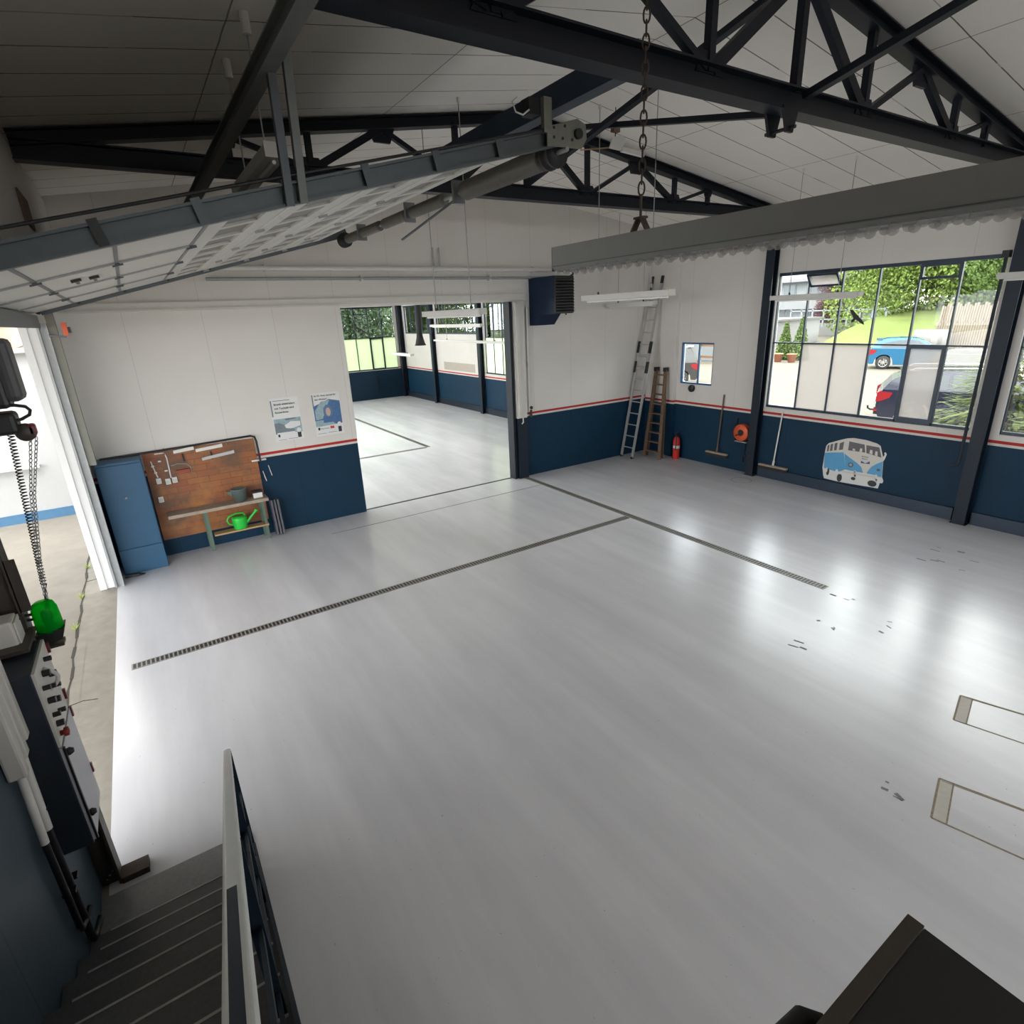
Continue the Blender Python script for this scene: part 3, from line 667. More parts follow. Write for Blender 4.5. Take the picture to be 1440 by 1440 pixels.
def chain_links(mb, pts, L, W, r):
    # alternate oval links along a polyline
    tot = 0; seg = []
    P = [V(p) for p in pts]
    d = 0; i = 0; k = 0
    total = sum((P[j + 1] - P[j]).length for j in range(len(P) - 1)); n = max(2, int(total / (L * .78)))
    for k in range(n):
        s = total * (k + .5) / n; j = 0
        while j < len(P) - 2 and s > (P[j + 1] - P[j]).length: s -= (P[j + 1] - P[j]).length; j += 1
        dr = (P[j + 1] - P[j]).normalized(); c = P[j] + dr * s
        a = dr.orthogonal().normalized(); bb = dr.cross(a); w = a if k % 2 else bb
        ring = []
        for q in range(12):
            th = 2 * PI * q / 12; ring.append(c + dr * (math.sin(th) * L * .5) * (1 if True else 1) + w * (math.cos(th) * W * .5))
        mb.path(ring, r, 5, 0, True)
b = MB(); chain_links(b, [(-.50, 3.77, 2.9), (-.585, 3.77, 2.6), (-.66, 3.77, 2.2), (-.685, 3.77, 1.95)], .028, .014, .0021); chain_links(b, [(-.525, 3.77, 2.9), (-.60, 3.775, 2.6), (-.67, 3.775, 2.2), (-.69, 3.775, 1.95)], .028, .014, .0021)
solo('hand_chain', b, galv, 'thin steel hand chain hanging from the gate motor', 'chain')
b = MB(); pts = []
for i in range(48 * 8 + 1):
    a = i / 8.0; f = a / 48; c = V((-.60 - .075 * f, 3.79, 2.93 - .83 * f)); pts.append(c + V((math.cos(2 * PI * a) * .013, math.sin(2 * PI * a) * .013, 0)))
pts += [V((-.68, 3.78, 2.05)), V((-.70, 3.77, 1.95)), V((-.72, 3.78, 1.9))]
b.path(pts, .0032, 5); solo('coiled_cable', b, black_rub, 'black coiled spiral cable hanging beside the hand chain', 'cable')
# green beacon
t = thing('beacon_light', 'green rotating beacon on a dark bracket beside the gateway post', 'beacon', (-.70, 3.74, 1.80))
part('base', MB().prism([(-.765, 1.765), (-.655, 1.80), (-.635, 1.86), (-.765, 1.855)], lambda a, c, q: (a, q, c), 3.68, 3.80), black_pl, t)
part('lens', MB().lathe([(0, .17), (.035, .17), (.048, .16), (.058, .13), (.062, .02), (.062, 0), (0, 0)], (-.70, 3.74, 1.85), (.0, 0, 1), 20), beacon_m, t, 'translucent green lens')
part('reflector', MB().lathe([(0, 0), (.012, 0), (.03, .07), (.02, .11), (0, .11)], (-.70, 3.74, 1.852), (0, 0, 1), 12), dark_met, t)
part('bracket', MB().box((-.80, 3.70, 1.75), (-.66, 3.78, 1.768)), brown_steel, t)
for z in (1.93, 1.96): part('clip', MB().tube((-.79, 3.745, z), (-.755, 3.742, z), .008, 8), black_pl, t)
# junction box beside the upright
t = thing('junction_box', 'off white junction box with two screws above the switch cabinet', 'junction box', (-.85, 3.6, 1.82))
part('box', MB().box((-.895, 3.52, 1.80), (-.80, 3.66, 2.03)), cab_white, t, bev=.012)
part('lid', MB().box((-.80, 3.53, 1.81), (-.79, 3.65, 2.02)), cab_white, t, bev=.006)
for z in (1.84, 1.99): part('screw', MB().tube((-.791, 3.64, z), (-.785, 3.64, z), .007, 8), black_pl, t)
t = thing('cable_gland_box', 'flat brown grey connection tray between cabinet top and beacon', 'tray', (-.80, 3.6, 1.76))
part('tray', MB().box((-.89, 3.44, 1.88), (-.755, 3.72, 1.90)), brown_steel, t)
# switch cabinet
hinge_red_shaded = M('hinge_red_shaded', (0.12, 0.012, 0.018), .4)  # red darkened so the colour carries the shade on the hinges
t = thing('switch_cabinet', 'tall wall cabinet with switch panel on the wall above the stair foot', 'cabinet', (-.81, 3.42, .78))
part('body', MB().box((-.895, 3.22, .78), (-.735, 3.62, 1.86)), cab_dark, t, bev=.006)
part('switch_panel', MB().box((-.735, 3.225, 1.42), (-.722, 3.615, 1.855)), cab_white, t, 'off white switch panel')
pn = part('cabinet_door', MB().box((-.735, 3.225, .80), (-.718, 3.615, 1.41)), lilac, t, 'pale grey cabinet door')
for z in (.95, 1.36): sub('knob', MB().lathe([(0, 0), (.018, 0), (.022, .012), (.012, .03), (0, .03)], (-.718, 3.26, z), (1, 0, 0), 10), black_pl, pn)
sub('edge_strip', MB().box((-.722, 3.222, .80), (-.712, 3.24, 1.41)), black_pl, pn)
for z in (.98, 1.38, 1.50, 1.80): part('hinge', MB().box((-.735, 3.61, z - .03), (-.71, 3.63, z + .03)), hinge_red_shaded, t, 'red hinge, shade in its colour')
sw = [(3.28, 1.74), (3.36, 1.78), (3.48, 1.80), (3.29, 1.66), (3.38, 1.69), (3.48, 1.71), (3.28, 1.58), (3.38, 1.61), (3.48, 1.64), (3.29, 1.52), (3.40, 1.53)]
for i, (y, z) in enumerate(sw):
    part('switch_knob', MB().tube((-.722, y, z), (-.69, y, z), .017 if i % 2 else .013, 10), black_pl, t)
part('stop_button', MB().lathe([(0, 0), (.014, 0), (.014, .015), (.024, .017), (.024, .035), (0, .04)], (-.722, 3.29, 1.46), (1, 0, 0), 12), M('stop_red_shaded', (0.22, 0.012, 0.012), .4), t, 'red stop button')  # button red darkened too, its shade is in the colour
part('ring_handle', MB().path([(-.72 + .045 * math.sin(PI * i / 10), 3.40, 1.66 + .13 * i / 10) for i in range(11)], .01), cab_white, t)
# pipes and trunking left of the cabinet
def wpipe(y, zt, zb, label, r=.02):
    t = thing('wall_pipe', label, 'pipe', (-.86, y, zb), 'vertical wall pipes by the stairs')
    zs = 1.05
    part('upper_sleeve', MB().tube((-.865, y + .12, zt), (-.865, y, zs), r * 1.15), white_pl, t, 'white upper pipe sleeve')
    part('lower_pipe', MB().tube((-.865, y, zs), (-.865, y, zb), r), black_pl, t, 'black lower pipe')
    part('elbow', MB().path([(-.865, y, zb + .02), (-.865, y + .02, zb - .04), (-.86, y + .10, zb - .07), (-.84, y + .16, zb - .05)], r * .9), black_pl, t)
    for z in (.65, 1.15): part('pipe_clip', MB().box((-.897, y - .012 + (.12 if z > 1 else .05), z), (-.84, y + .035 + (.12 if z > 1 else .05), z + .012)), black_pl, t)
wpipe(3.13, 2.05, .27, 'wall pipe right beside the cabinet, white above and black below')
wpipe(3.03, 2.0, .47, 'wall pipe farther from the cabinet, white above and black below', .016)
t = thing('cable_trunking', 'off white ribbed cable trunking box on the wall beside the cabinet', 'trunking', (-.86, 3.12, 1.45))
for i in range(3): part('duct', MB().box((-.895, 3.0 + i * .075, 1.46 + i * .05), (-.82 + i * .005, 3.065 + i * .075, 2.4)), cab_white, t, bev=.012)
# brown wooden hatch patch high on the left wall
solo('wall_hatch', MB().box((-.503, 6.62, 4.30), (-.488, 7.25, 4.55)), wood_old, 'small brown hatch high on the left wall above the door', 'hatch')

# ------------------------------------------------------------------ stairs
RUN, RIS = .267, .18
nose = lambda k: 3.20 - RUN * (k - 1)
t = thing('staircase', 'dark grey concrete stair going down beside the left wall', 'stairs', (-.45, 2.0, 0))
b = MB().box((-.895, 3.20, 0), (-.02, 3.63, .012)); part('foot_slab', b, M('rough_slab', (0.21, 0.21, 0.215), .28, 0, .35, 45, .6, .6), t)  # slab colour lightened to stand in for the specular patch on it
for k in range(1, 11):
    y1 = nose(k); y0 = nose(k + 1) if k < 10 else -2.2
    b = MB().box((-.895, y0, 0), (-.02, y1, k * RIS)); p = part('step', b, stairgrey, t)
    sub('nosing', MB().box((-.80, y1 - .006, k * RIS - .016), (-.03, y1 + .004, k * RIS + .002)), stair_nose, p)
# railing
t = thing('stair_railing', 'worn steel stair railing in pale and dark blue paint beside the steps', 'railing', (-.04, 2, 0))
A = V((-.032, 3.47, .84)); B = V((-.066, .45, 2.66)); D = (B - A).normalized()
def rp(s, dz=0, dx=0): return A + D * s + V((dx, 0, dz))
LN = (B - A).length
part('handrail', MB().section(rp(0), rp(LN), [(-.021, -.012), (.021, -.012), (.021, .008), (.015, .014), (-.015, .014), (-.021, .008)]), rail_paint, t, 'worn pale handrail', bev=.004)
part('handrail_web', MB().section(rp(.03, -.03), rp(LN, -.03), [(-.005, -.02), (.005, -.02), (.005, .02), (-.005, .02)]), rail_blue, t)
part('bare_strip', MB().section(rp(2.86, .0155, .002), rp(LN, .0155, .003), [(-.006, -.001), (.013, -.001), (.013, .001), (-.006, .001)]), rail_blue, t, 'dark blue worn patch on the handrail')
for dz in (-.34, -.62): part('mid_rail', MB().section(rp(.06, dz, .012), rp(LN, dz, .012), [(-.006, -.02), (.006, -.02), (.006, .02), (-.006, .02)]), rail_blue, t)
for s in (.08, 1.25, 2.45):
    top = rp(s, -.01); part('railing_post', MB().bar((top.x + .006, top.y, max(0, 0.0)), (top.x + .006, top.y, top.z), .035, .035, (0, 1, 0)), rail_blue, t)
part('stringer', MB().section((-.012, 3.30, .06), (-.012, .8, 1.72), [(-.007, -.11), (.007, -.11), (.007, .11), (-.007, .11)]), rail_blue, t)

# dark cabinet top at lower right
t = thing('dark_cabinet', 'top of a black steel cabinet at the lower right edge', 'cabinet', (.62, -.05, 0))
part('body', MB().box((.34, -.52, 0), (.90, .205, 2.385)), black_pl, t)
part('top_rim', MB().box((.33, .195, 2.30), (.905, .22, 2.405)), brown_steel, t)
part('top_panel', MB().box((.34, -.53, 2.385), (.905, .194, 2.40)), M('cabinet_top', (0.010, 0.010, 0.011), .6), t)
part('handle', MB().path([(.66, .225, 2.36), (.64, .245, 2.37), (.56, .25, 2.37), (.45, .25, 2.37), (.42, .225, 2.36)], .014), black_rub, t)

# ------------------------------------------------------------------ floor drains
def drain(name, p, q, w, label, seg=1.0):
    p = V((*p, 0)); q = V((*q, 0)); d = (q - p); L = d.length; d.normalize(); r = V((-d.y, d.x, 0))
    t = thing('floor_drain', label, 'drain', (p + q) / 2, 'channel drains in the floor')
    b = MB()
    b.section(p, q, [(-w / 2, 0), (w / 2, 0), (w / 2, .0015), (-w / 2, .0015)]); part('channel', b, black_pl, t)
    n = max(1, round(L / seg))
    for i in range(n):
        a = p + d * (L * i / n + .004); c = p + d * (L * (i + 1) / n - .004); b = MB()
        for s in (-1, 1): b.section(a + r * s * (w / 2 - .008), c + r * s * (w / 2 - .008), [(-.005, .001), (.005, .001), (.005, .005), (-.005, .005)])
        m = int((c - a).length / .042)
        for k in range(m + 1):
            e = a + (c - a) * (k / m); b.section(e - r * (w / 2), e + r * (w / 2), [(-.0075, .001), (.0075, .001), (.0075, .004), (-.0075, .004)])
        part('grate', b, M('drain_grate', (0.30, 0.285, 0.255), .5, .2, .3, 20) if i == 0 and 'drain_grate' not in bpy.data.materials else bpy.data.materials['drain_grate'], t)
drain('d', (-.71, 6.60), (6.57, 6.64), .13, 'long slotted floor drain crossing the hall from the gateway side')
drain('d', (6.66, 9.90), (6.64, 3.22), .13, 'slotted floor drain running from the back wall along the window side')
drain('d', (6.36, 14.2), (6.36, 22.0), .13, 'lengthwise dark floor drain in the back room')
drain('d', (2.5, 14.2), (6.28, 14.2), .13, 'crosswise dark floor drain in the back room')
b = MB(); b.lathe([(.185, .0005), (.195, .002), (.20, .0005)], (9.86, 6.76, 0), (0, 0, 1), 32); b.tube((9.86, 6.76, 0), (9.86, 6.76, .003), .012); solo('floor_cover', b, scuff, 'round flush inspection cover in the floor near the window post', 'floor cover')
def decal(polys, mat, name, label, cat, group=None):
    b = MB()
    for pl in polys: b.prism(pl, lambda a, c, q: (a, c, q), .0002, .0014)
    return solo(name, b, mat, label, cat, group, kind='stuff' if name == 'paint_chips' else None)
def ll(p, q, w):
    p = V((*p, 0)); q = V((*q, 0)); d = (q - p).normalized(); r = V((-d.y, d.x, 0)) * w / 2
    return [(v.x, v.y) for v in (p - r, q - r, q + r, p + r)]
fillm = M('residue_pale', (0.50, 0.47, 0.41), .6, 0, .15, 25)
def tape(a, b, a2, b2, label):
    ua, ub, ea, eb = V((*a, 0)), V((*b, 0)), V((*a2, 0)), V((*b2, 0)); d = (ea - ua).normalized() * .085
    m = MB(); P = lambda v: (v.x, v.y)
    m.prism([P(ua), P(ub), P(ub + d), P(ua + d)], lambda x, y, q: (x, y, q), .0002, .001, 1)
    for p, q, w in ((ua, ub, .014), (ua + d, ub + d, .010), (ua, ea, .016), (ua + V((-.012, -.02, 0)), ea + V((-.012, 0, 0)), .006), (ub, eb, .014)): m.prism(ll(P(p), P(q), w), lambda x, y, z: (x, y, z), .0002, .0014, 0)
    solo('tape_mark', m, [residue, fillm], label, 'floor mark', 'rectangular floor marks')
tape((5.57, 1.40), (5.16, 1.30), (5.72, .92), (5.30, .80), 'brownish rectangular glue outline on the floor, the farther of the two')
tape((4.36, 1.09), (3.93, .97), (4.55, .50), (4.05, .50), 'brownish rectangular glue outline on the floor, the nearer of the two')
rnd = random.Random(3)
def chips(cx, cy, n, sp, label, sz=.06):
    pl = []
    for i in range(n):
        x = cx + rnd.uniform(-sp, sp); y = cy + rnd.uniform(-sp * .8, sp * .8); pl.append(ll((x, y), (x + rnd.uniform(-.03, .03), y - rnd.uniform(.3, 1) * sz), rnd.uniform(.008, .03)))
    decal(pl, scuff, 'paint_chips', label, 'floor mark', 'worn paint chips')
chips(8.75, 2.75, 9, .35, 'cluster of worn paint chips near the window wall', .14)
chips(5.2, 2.7, 3, .12, 'small worn paint chips left of the drain end', .10)
chips(6.2, 2.6, 8, .45, 'scattered paint chips beyond the drain end', .06)
chips(6.52, 3.10, 2, .03, 'cracked chip right at the end of the slotted drain', .10)
chips(3.9, 1.3, 4, .12, 'faint scratches beside the nearer glue outline', .08)

# ------------------------------------------------------------------ grey hanging lamp with clear bubbles
t = thing('hanging_light_channel', 'long grey light channel with clear bubbles hanging on a chain', 'light', (2.72, 1.2, 3.66))
LY0, LY1 = -.9, 3.43
b = MB().section((2.71, LY0, 3.745), (2.71, LY1, 3.745), [(-.11, .075), (-.11, -.055), (-.095, -.075), (.095, -.075), (.11, -.055), (.11, .075), (.085, .075), (.085, -.06), (-.085, -.06), (-.085, .075)]); part('housing', b, lamp_grey, t)
part('top_cover', MB().box((2.625, LY0, 3.805), (2.795, LY1, 3.82)), lamp_grey, t)
part('end_cap', MB().box((2.60, LY1, 3.665), (2.82, LY1 + .006, 3.82)), rail_met, t)
part('seam_lip', MB().box((2.596, LY0, 3.694), (2.602, LY1, 3.699)), rail_met, t)
b = MB(); rb = random.Random(5)
n = 50
for i in range(n):
    y = LY0 + .03 + (LY1 - LY0 - .06) * i / (n - 1)
    for x in (2.63, 2.71, 2.79):
        b.ball((x + rb.uniform(-.006, .006), y + rb.uniform(-.012, .012), 3.668 - rb.uniform(0, .008)), .022, .024, .023, 10, 7)
part('bubble_diffuser', b, bubble_m, t, 'clear bubbly plastic diffuser', fix=False)['kind'] = 'stuff'
hk = MB()
for s in (-1, 1): hk.bar((2.71, 2.70 + s * .012, 3.905), (2.71, 2.70 + s * .075, 3.81), .012, .04, (1, 0, 0))
hk.bar((2.71, 2.66, 3.905), (2.71, 2.74, 3.905), .04, .012); part('hook_bracket', hk, rust_met, t)
part('suspension_rod', MB().tube((2.71, 2.7, 3.905), (2.71, 2.7, 4.03), .008), rust_met, t)
b = MB(); chain_links(b, [(2.71, 2.70, 4.03), (2.71, 2.70, 5.50)], .075, .036, .0055); solo('suspension_chain', b, rust_met, 'rusty link chain holding the grey light channel from the roof', 'chain')

# ------------------------------------------------------------------ fluorescent fixtures
def fixture(x, ya, yb, z, label, cords=None, rose=False, w=.11, h=.07):
    t = thing('tube_light', label, 'tube light', (x, (ya + yb) / 2, z), 'white hanging tube lights')
    y0, y1 = min(ya, yb), max(ya, yb)
    part('housing', MB().section((x, y0, z), (x, y1, z), [(-w / 2, -h / 2), (w / 2, -h / 2), (w / 2 * .8, h / 2), (-w / 2 * .8, h / 2)]), white_met, t, bev=.006)
    for y, s in ((y0, -1), (y1, 1)): part('end_cap', MB().box((x - w / 2, y, z - h / 2), (x + w / 2, y + s * .03, z + h / 2)), offwhite, t)
    part('tube', MB().tube((x, y0 + .04, z - h / 2 - .012), (x, y1 - .04, z - h / 2 - .012), .013, 10), white_pl, t)
    for y in cords or (y0 + (y1 - y0) * .22, y0 + (y1 - y0) * .8):
        zz = zc(x) - .005
        part('hook', MB().lathe([(.010, 0), (.016, .01), (.010, .035)], (x, y, z + h / 2), (0, 0, 1), 8), dark_met, t)
        part('cord', MB().tube((x, y, z + h / 2 + .02), (x, y, zz - .04), .0055, 6), galv, t)
        part('ceiling_rose', MB().tube((x, y, zz - (.12 if rose else .05)), (x, y, zz + .0), .03 if rose else .018, 12), white_pl, t)
    return t
fixture(5.42, 6.40, 4.88, 3.555, 'white tube light in front of the blue fan heater', (6.14, 5.19))
fixture(8.9, 9.74, 8.42, 3.485, 'white tube light hanging just in front of the ladder top', (9.45, 8.72))
fixture(8.9, 5.84, 4.5, 3.46, 'white tube light in front of the big parking lot window', (5.57, 4.81))
fixture(8.9, 2.88, 1.5, 3.58, 'white tube light at the right picture edge before the near post', (2.55, 1.8))
fixture(3.57, 7.63, 6.10, 3.44, 'white tube light hanging before the opening to the back room', (7.3, 6.35))
fixture(1.06, 5.66, 4.36, 4.46, 'white tube light under the left roof slope behind the rail hangers', (5.36, 4.58), True, .13, .09)
fixture(8.4, 17.6, 14.4, 3.13, 'long upper tube light of the back room', (17.0, 15.0), w=.14, h=.07)
fixture(8.2, 17.0, 12.6, 2.70, 'long lower tube light of the back room', (16.2, 13.4), w=.12, h=.05)
fixture(6.6, 16.6, 15.3, 2.42, 'short low tube light behind the exhaust funnel', (16.3, 15.6), w=.12, h=.06)
t = thing('ridge_fixture', 'bent white sheet and brown block hanging from the ridge by the far truss', 'fixture', (5.6, 6.0, 5.2))
part('wire', MB().tube((5.55, 6.0, 5.34), (5.55, 6.0, 5.70), .006, 6), dark_met, t); part('block', MB().box((5.50, 5.97, 5.44), (5.60, 6.03, 5.55)), wood_old, t)
part('sheet', MB().prism([(5.44, 5.26), (5.49, 5.38), (5.66, 5.42), (5.72, 5.36), (5.66, 5.30), (5.62, 5.25)], lambda a, c, q: (a, q, c), 5.98, 5.995), white_pl, t); part('bar', MB().bar((5.66, 6.0, 5.27), (6.05, 6.02, 5.25), .05, .05), white_pl, t); part('stick', MB().bar((5.0, 6.0, 5.20), (5.46, 6.0, 5.27), .012, .012), wood_pale, t)
# exhaust hose in the back room
t = thing('exhaust_hose', 'black exhaust hose with funnel hanging in the back room', 'hose', (6.32, 14, 2.72))
part('hose', MB().path([(6.34, 14, 5.3), (6.34, 14, 4.4), (6.33, 14, 3.6), (6.31, 14, 3.02)], .07, 14), black_rub, t)
part('funnel', MB().lathe([(.07, .32), (.085, .22), (.11, .08), (.15, 0), (.14, 0), (.06, .3)], (6.31, 14, 2.72), (0, 0, 1), 18), black_rub, t)

# ------------------------------------------------------------------ pipes on the back wall
def wallpipe(pts, r, label, mat=white_met, supports=()):
    t = thing('wall_pipe', label, 'pipe', pts[0])
    part('pipe', MB().path(pts, r, 10), mat, t)
    for p in supports: part('pipe_clamp', MB().box((p[0] - .02, p[1] - .02, p[2] - .05), (p[0] + .02, YB, p[2] + .05)), offwhite, t)
wallpipe([(1.15, 9.86, 4.21), (4.0, 9.86, 4.205), (7.75, 9.86, 4.195)], .04, 'thick white horizontal pipe along the upper back wall', supports=[(2, 9.86, 4.21), (4.9, 9.86, 4.2), (7.0, 9.86, 4.2)])
wallpipe([(1.15, 9.87, 4.06), (4.0, 9.87, 4.055), (7.75, 9.87, 4.05)], .025, 'thin grey pipe just below the thick white pipe', galv, supports=[(3.5, 9.87, 4.06), (6.0, 9.87, 4.055)])
wallpipe([(6.84, 9.90, 3.5), (6.84, 9.90, 2.4), (6.84, 9.90, 1.42)], .022, 'white vertical pipe running down beside the back opening', supports=[(6.84, 9.9, 2.4)])
for dx in (0, .12):
    wallpipe([(4.86 + dx, 9.90, 4.56), (4.86 + dx, 9.90, 4.26)], .012, 'short pipe stub above the thick pipe, %s' % ('left of two' if dx == 0 else 'right of two'), galv)
t = thing('gas_valve', 'small brass valve with black knob at the foot of the white pipe', 'valve', (6.88, 9.88, 1.38))
part('body', MB().tube((6.86, 9.88, 1.30), (6.86, 9.88, 1.45), .028, 10), rust_met, t); part('knob', MB().ball((6.86, 9.86, 1.50), .035), black_pl, t); part('pipe_end', MB().path([(6.62, 9.83, 1.33), (6.62, 9.83, 1.22), (6.58, 9.82, 1.20)], .014), white_pl, t)

# ------------------------------------------------------------------ fan heater
t = thing('fan_heater', 'dark blue wall mounted fan heater with louvres above the dado', 'heater', (7.2, 9.5, 3.15))
hp_ = [(9.945, 3.15), (9.945, 4.04), (9.12, 4.04), (9.12, 3.36), (9.50, 3.36), (9.72, 3.15)]
part('casing', MB().prism(hp_, lambda a, c, q: (q, a, c), 6.94, 7.40), heater_blue, t, bev=.01)
part('outlet_frame', MB().box((6.945, 9.085, 3.37), (7.395, 9.12, 4.03)), black_pl, t)
for i in range(12):
    z = 3.41 + i * .052; part('louvre', MB().obox((7.17, 9.07, z), .43, .05, .008, Matrix.Rotation(math.radians(35), 3, 'X')), dark_met, t)
part('drain_stub', MB().tube((7.25, 9.15, 3.33), (7.25, 9.15, 3.36), .015), dark_met, t); part('lifting_hook', MB().path([(7.38, 9.15, 4.04), (7.43, 9.15, 4.06), (7.43, 9.15, 4.15)], .018), black_pl, t)

# ------------------------------------------------------------------ ladders
t = thing('extension_ladder', 'long aluminium extension ladder leaning in the corner', 'ladder', (9.55, 9.70, 0))
P0, P1 = V((9.50, 0, .03)), V((10.285, 0, 3.92)); dl = (P1 - P0).normalized(); nl = V((-dl.z, 0, dl.x)).normalized(); LL = (P1 - P0).length
for y in (9.50, 9.86): 
    part('lower_rail', MB().bar(P0 + V((0, y, 0)), P0 + dl * 2.45 + V((0, y, 0)), .03, .06, (0, 1, 0)), alu, t)
    part('foot', MB().obox(P0 + V((0, y, -.005)), .07, .045, .05), black_rub, t)
    yy = y + (.03 if y < 9.7 else -.03)
    part('upper_rail', MB().bar(P0 + dl * 1.5 + nl * .035 + V((0, yy, 0)), P0 + dl * LL + V((0, yy, 0)), .028, .055, (0, 1, 0)), alu, t)
    part('hook_end', MB().bar(P0 + dl * (LL - .02) + V((0, yy, 0)), P0 + dl * (LL + .14) + V((0, yy, 0)), .035, .06, (0, 1, 0)), black_pl, t)
    for s in (2.1, 2.55): part('guide_lock', MB().bar(P0 + dl * (s - .13) + nl * .03 + V((0, y, 0)), P0 + dl * (s + .13) + nl * .03 + V((0, y, 0)), .036, .07, (0, 1, 0)), black_pl, t)
for i in range(9): s = .22 + i * .27; part('rung', MB().tube(P0 + dl * s + V((0, 9.50, 0)), P0 + dl * s + V((0, 9.86, 0)), .014, 8), alu, t)
for i in range(8): s = 1.80 + i * .27; part('rung', MB().tube(P0 + dl * s + nl * .035 + V((0, 9.53, 0)), P0 + dl * s + nl * .035 + V((0, 9.83, 0)), .013, 8), alu, t)
t = thing('step_ladder', 'brown wooden folded step ladder leaning beside the aluminium ladder', 'ladder', (10.05, 9.3, 0))
for (y0, y1) in ((9.02, 9.24), (9.50, 9.52)):
    part('rail', MB().bar((9.90, y0, .0), (10.22, y1, 2.03), .03, .08, (0, 1, 0)), wood_old, t); part('rear_rail', MB().bar((10.04, y0 + .03, .0), (10.25, y1 + .01, 2.0), .03, .05, (0, 1, 0)), wood_old, t)
    part('hinge_cap', MB().box((10.18, y1 - .04, 1.99), (10.28, y1 + .04, 2.08)), dark_met, t)
for i in range(9):
    f = (i + .7) / 9.3; x = 9.90 + .32 * f; z = 2.03 * f; part('tread', MB().box((x - .05, 9.02 + .22 * f, z), (x + .05, 9.50 + .02 * f, z + .022)), wood_old, t)

# ------------------------------------------------------------------ small things on the right wall
t = thing('fire_extinguisher', 'red fire extinguisher standing on the floor below the small window', 'fire extinguisher', (10.27, 8.84, 0))
part('cylinder', MB().lathe([(0, 0), (.07, 0), (.078, .02), (.078, .42), (.06, .49), (.03, .52), (.03, .53), (0, .53)], (10.27, 8.84, 0), (0, 0, 1), 20), red_pl, t)
part('label_sticker', MB().lathe([(.0785, .25), (.0795, .25), (.0795, .32), (.0785, .32)], (10.27, 8.84, 0), (0, 0, 1), 20), paper, t, 'white label')
part('valve', MB().box((10.24, 8.82, .53), (10.30, 8.86, .60)), black_pl, t); part('lever', MB().bar((10.27, 8.90, .60), (10.27, 8.78, .65), .02, .012), black_pl, t)
part('hose', MB().path([(10.25, 8.82, .57), (10.19, 8.78, .55), (10.17, 8.77, .40), (10.18, 8.79, .22)], .011), black_rub, t)
def broom(y, ztop, zh, w, hm, label, tilt=.10):
    t = thing('broom', label, 'broom', (10.36, y, zh), 'wide workshop brooms')
    part('handle', MB().tube((10.39, y - tilt, ztop), (10.365, y, zh + .05), .014, 10), hm, t)
    part('socket', MB().tube((10.362, y, zh + .03), (10.365, y - .008, zh + .13), .022, 10), hm, t)
    part('head', MB().box((10.325, y - w / 2, zh - .005), (10.395, y + w / 2, zh + .035)), wood_grey, t, bev=.008)
    part('bristles', MB().box((10.33, y - w / 2 + .01, zh - .065), (10.39, y + w / 2 - .01, zh - .005)), brush_m, t)
broom(7.78, 1.58, .29, .56, wood_old, 'broom with brown wooden handle hanging left of the red cable reel', .05)
broom(6.42, 1.37, .25, .62, white_pl, 'broom with white handle hanging under the big window', .06)
t = thing('cable_reel', 'red orange cable reel on the blue wall between the broom and the post', 'cable reel', (10.33, 7.16, .68))
for x in (10.26, 10.37): part('flange', MB().lathe([(.07, 0), (.17, 0), (.175, .01), (.17, .02), (.07, .02)], (x, 7.16, .86), (1, 0, 0), 28), orange_pl, t)
part('drum', MB().tube((10.27, 7.16, .86), (10.40, 7.16, .86), .11, 20), M('reel_cable', (0.30, 0.03, 0.02), .6), t)
part('hub', MB().tube((10.25, 7.16, .86), (10.41, 7.16, .86), .06, 14), black_pl, t); part('bracket', MB().box((10.28, 7.02, .655), (10.41, 7.30, .675)), galv, t)
part('crank', MB().path([(10.25, 7.16, .86), (10.235, 7.20, .82), (10.235, 7.24, .80), (10.21, 7.24, .80)], .012), black_pl, t)
b = MB(); pts = [(10.38, 7.12, .62), (10.39, 7.11, .48), (10.385, 7.14, .40), (10.39, 7.05, .33), (10.385, 7.0, .25), (10.39, 7.06, .20), (10.385, 7.14, .22), (10.39, 7.15, .32), (10.385, 7.08, .38), (10.39, 7.02, .30)]
b.path(pts, .011); solo('hanging_cable', b, black_rub, 'black cable dangling below the red cable reel', 'cable')
b = MB(); b.bar((10.40, 7.36, 1.12), (10.40, 7.38, .62), .025, .02); b.bar((10.40, 7.34, 1.11), (10.40, 7.40, 1.11), .02, .03); solo('hanging_rod', b, navy_post, 'thin dark rod hanging left of the red cable reel', 'rod')
b = MB().lathe([(0, 0), (.07, .0), (.08, .02), (.08, .06), (.05, .075), (0, .075)], (10.42, 8.60, 1.645), (-1, 0, 0), 20); solo('round_clamp', b, black_pl, 'black round hose holder right below the small window', 'holder')
b = MB(); b.box((10.39, 2.42, 1.13), (10.418, 2.47, 1.16)); solo('dado_button', b, white_pl, 'tiny pale button on the dado right of the near post', 'button')

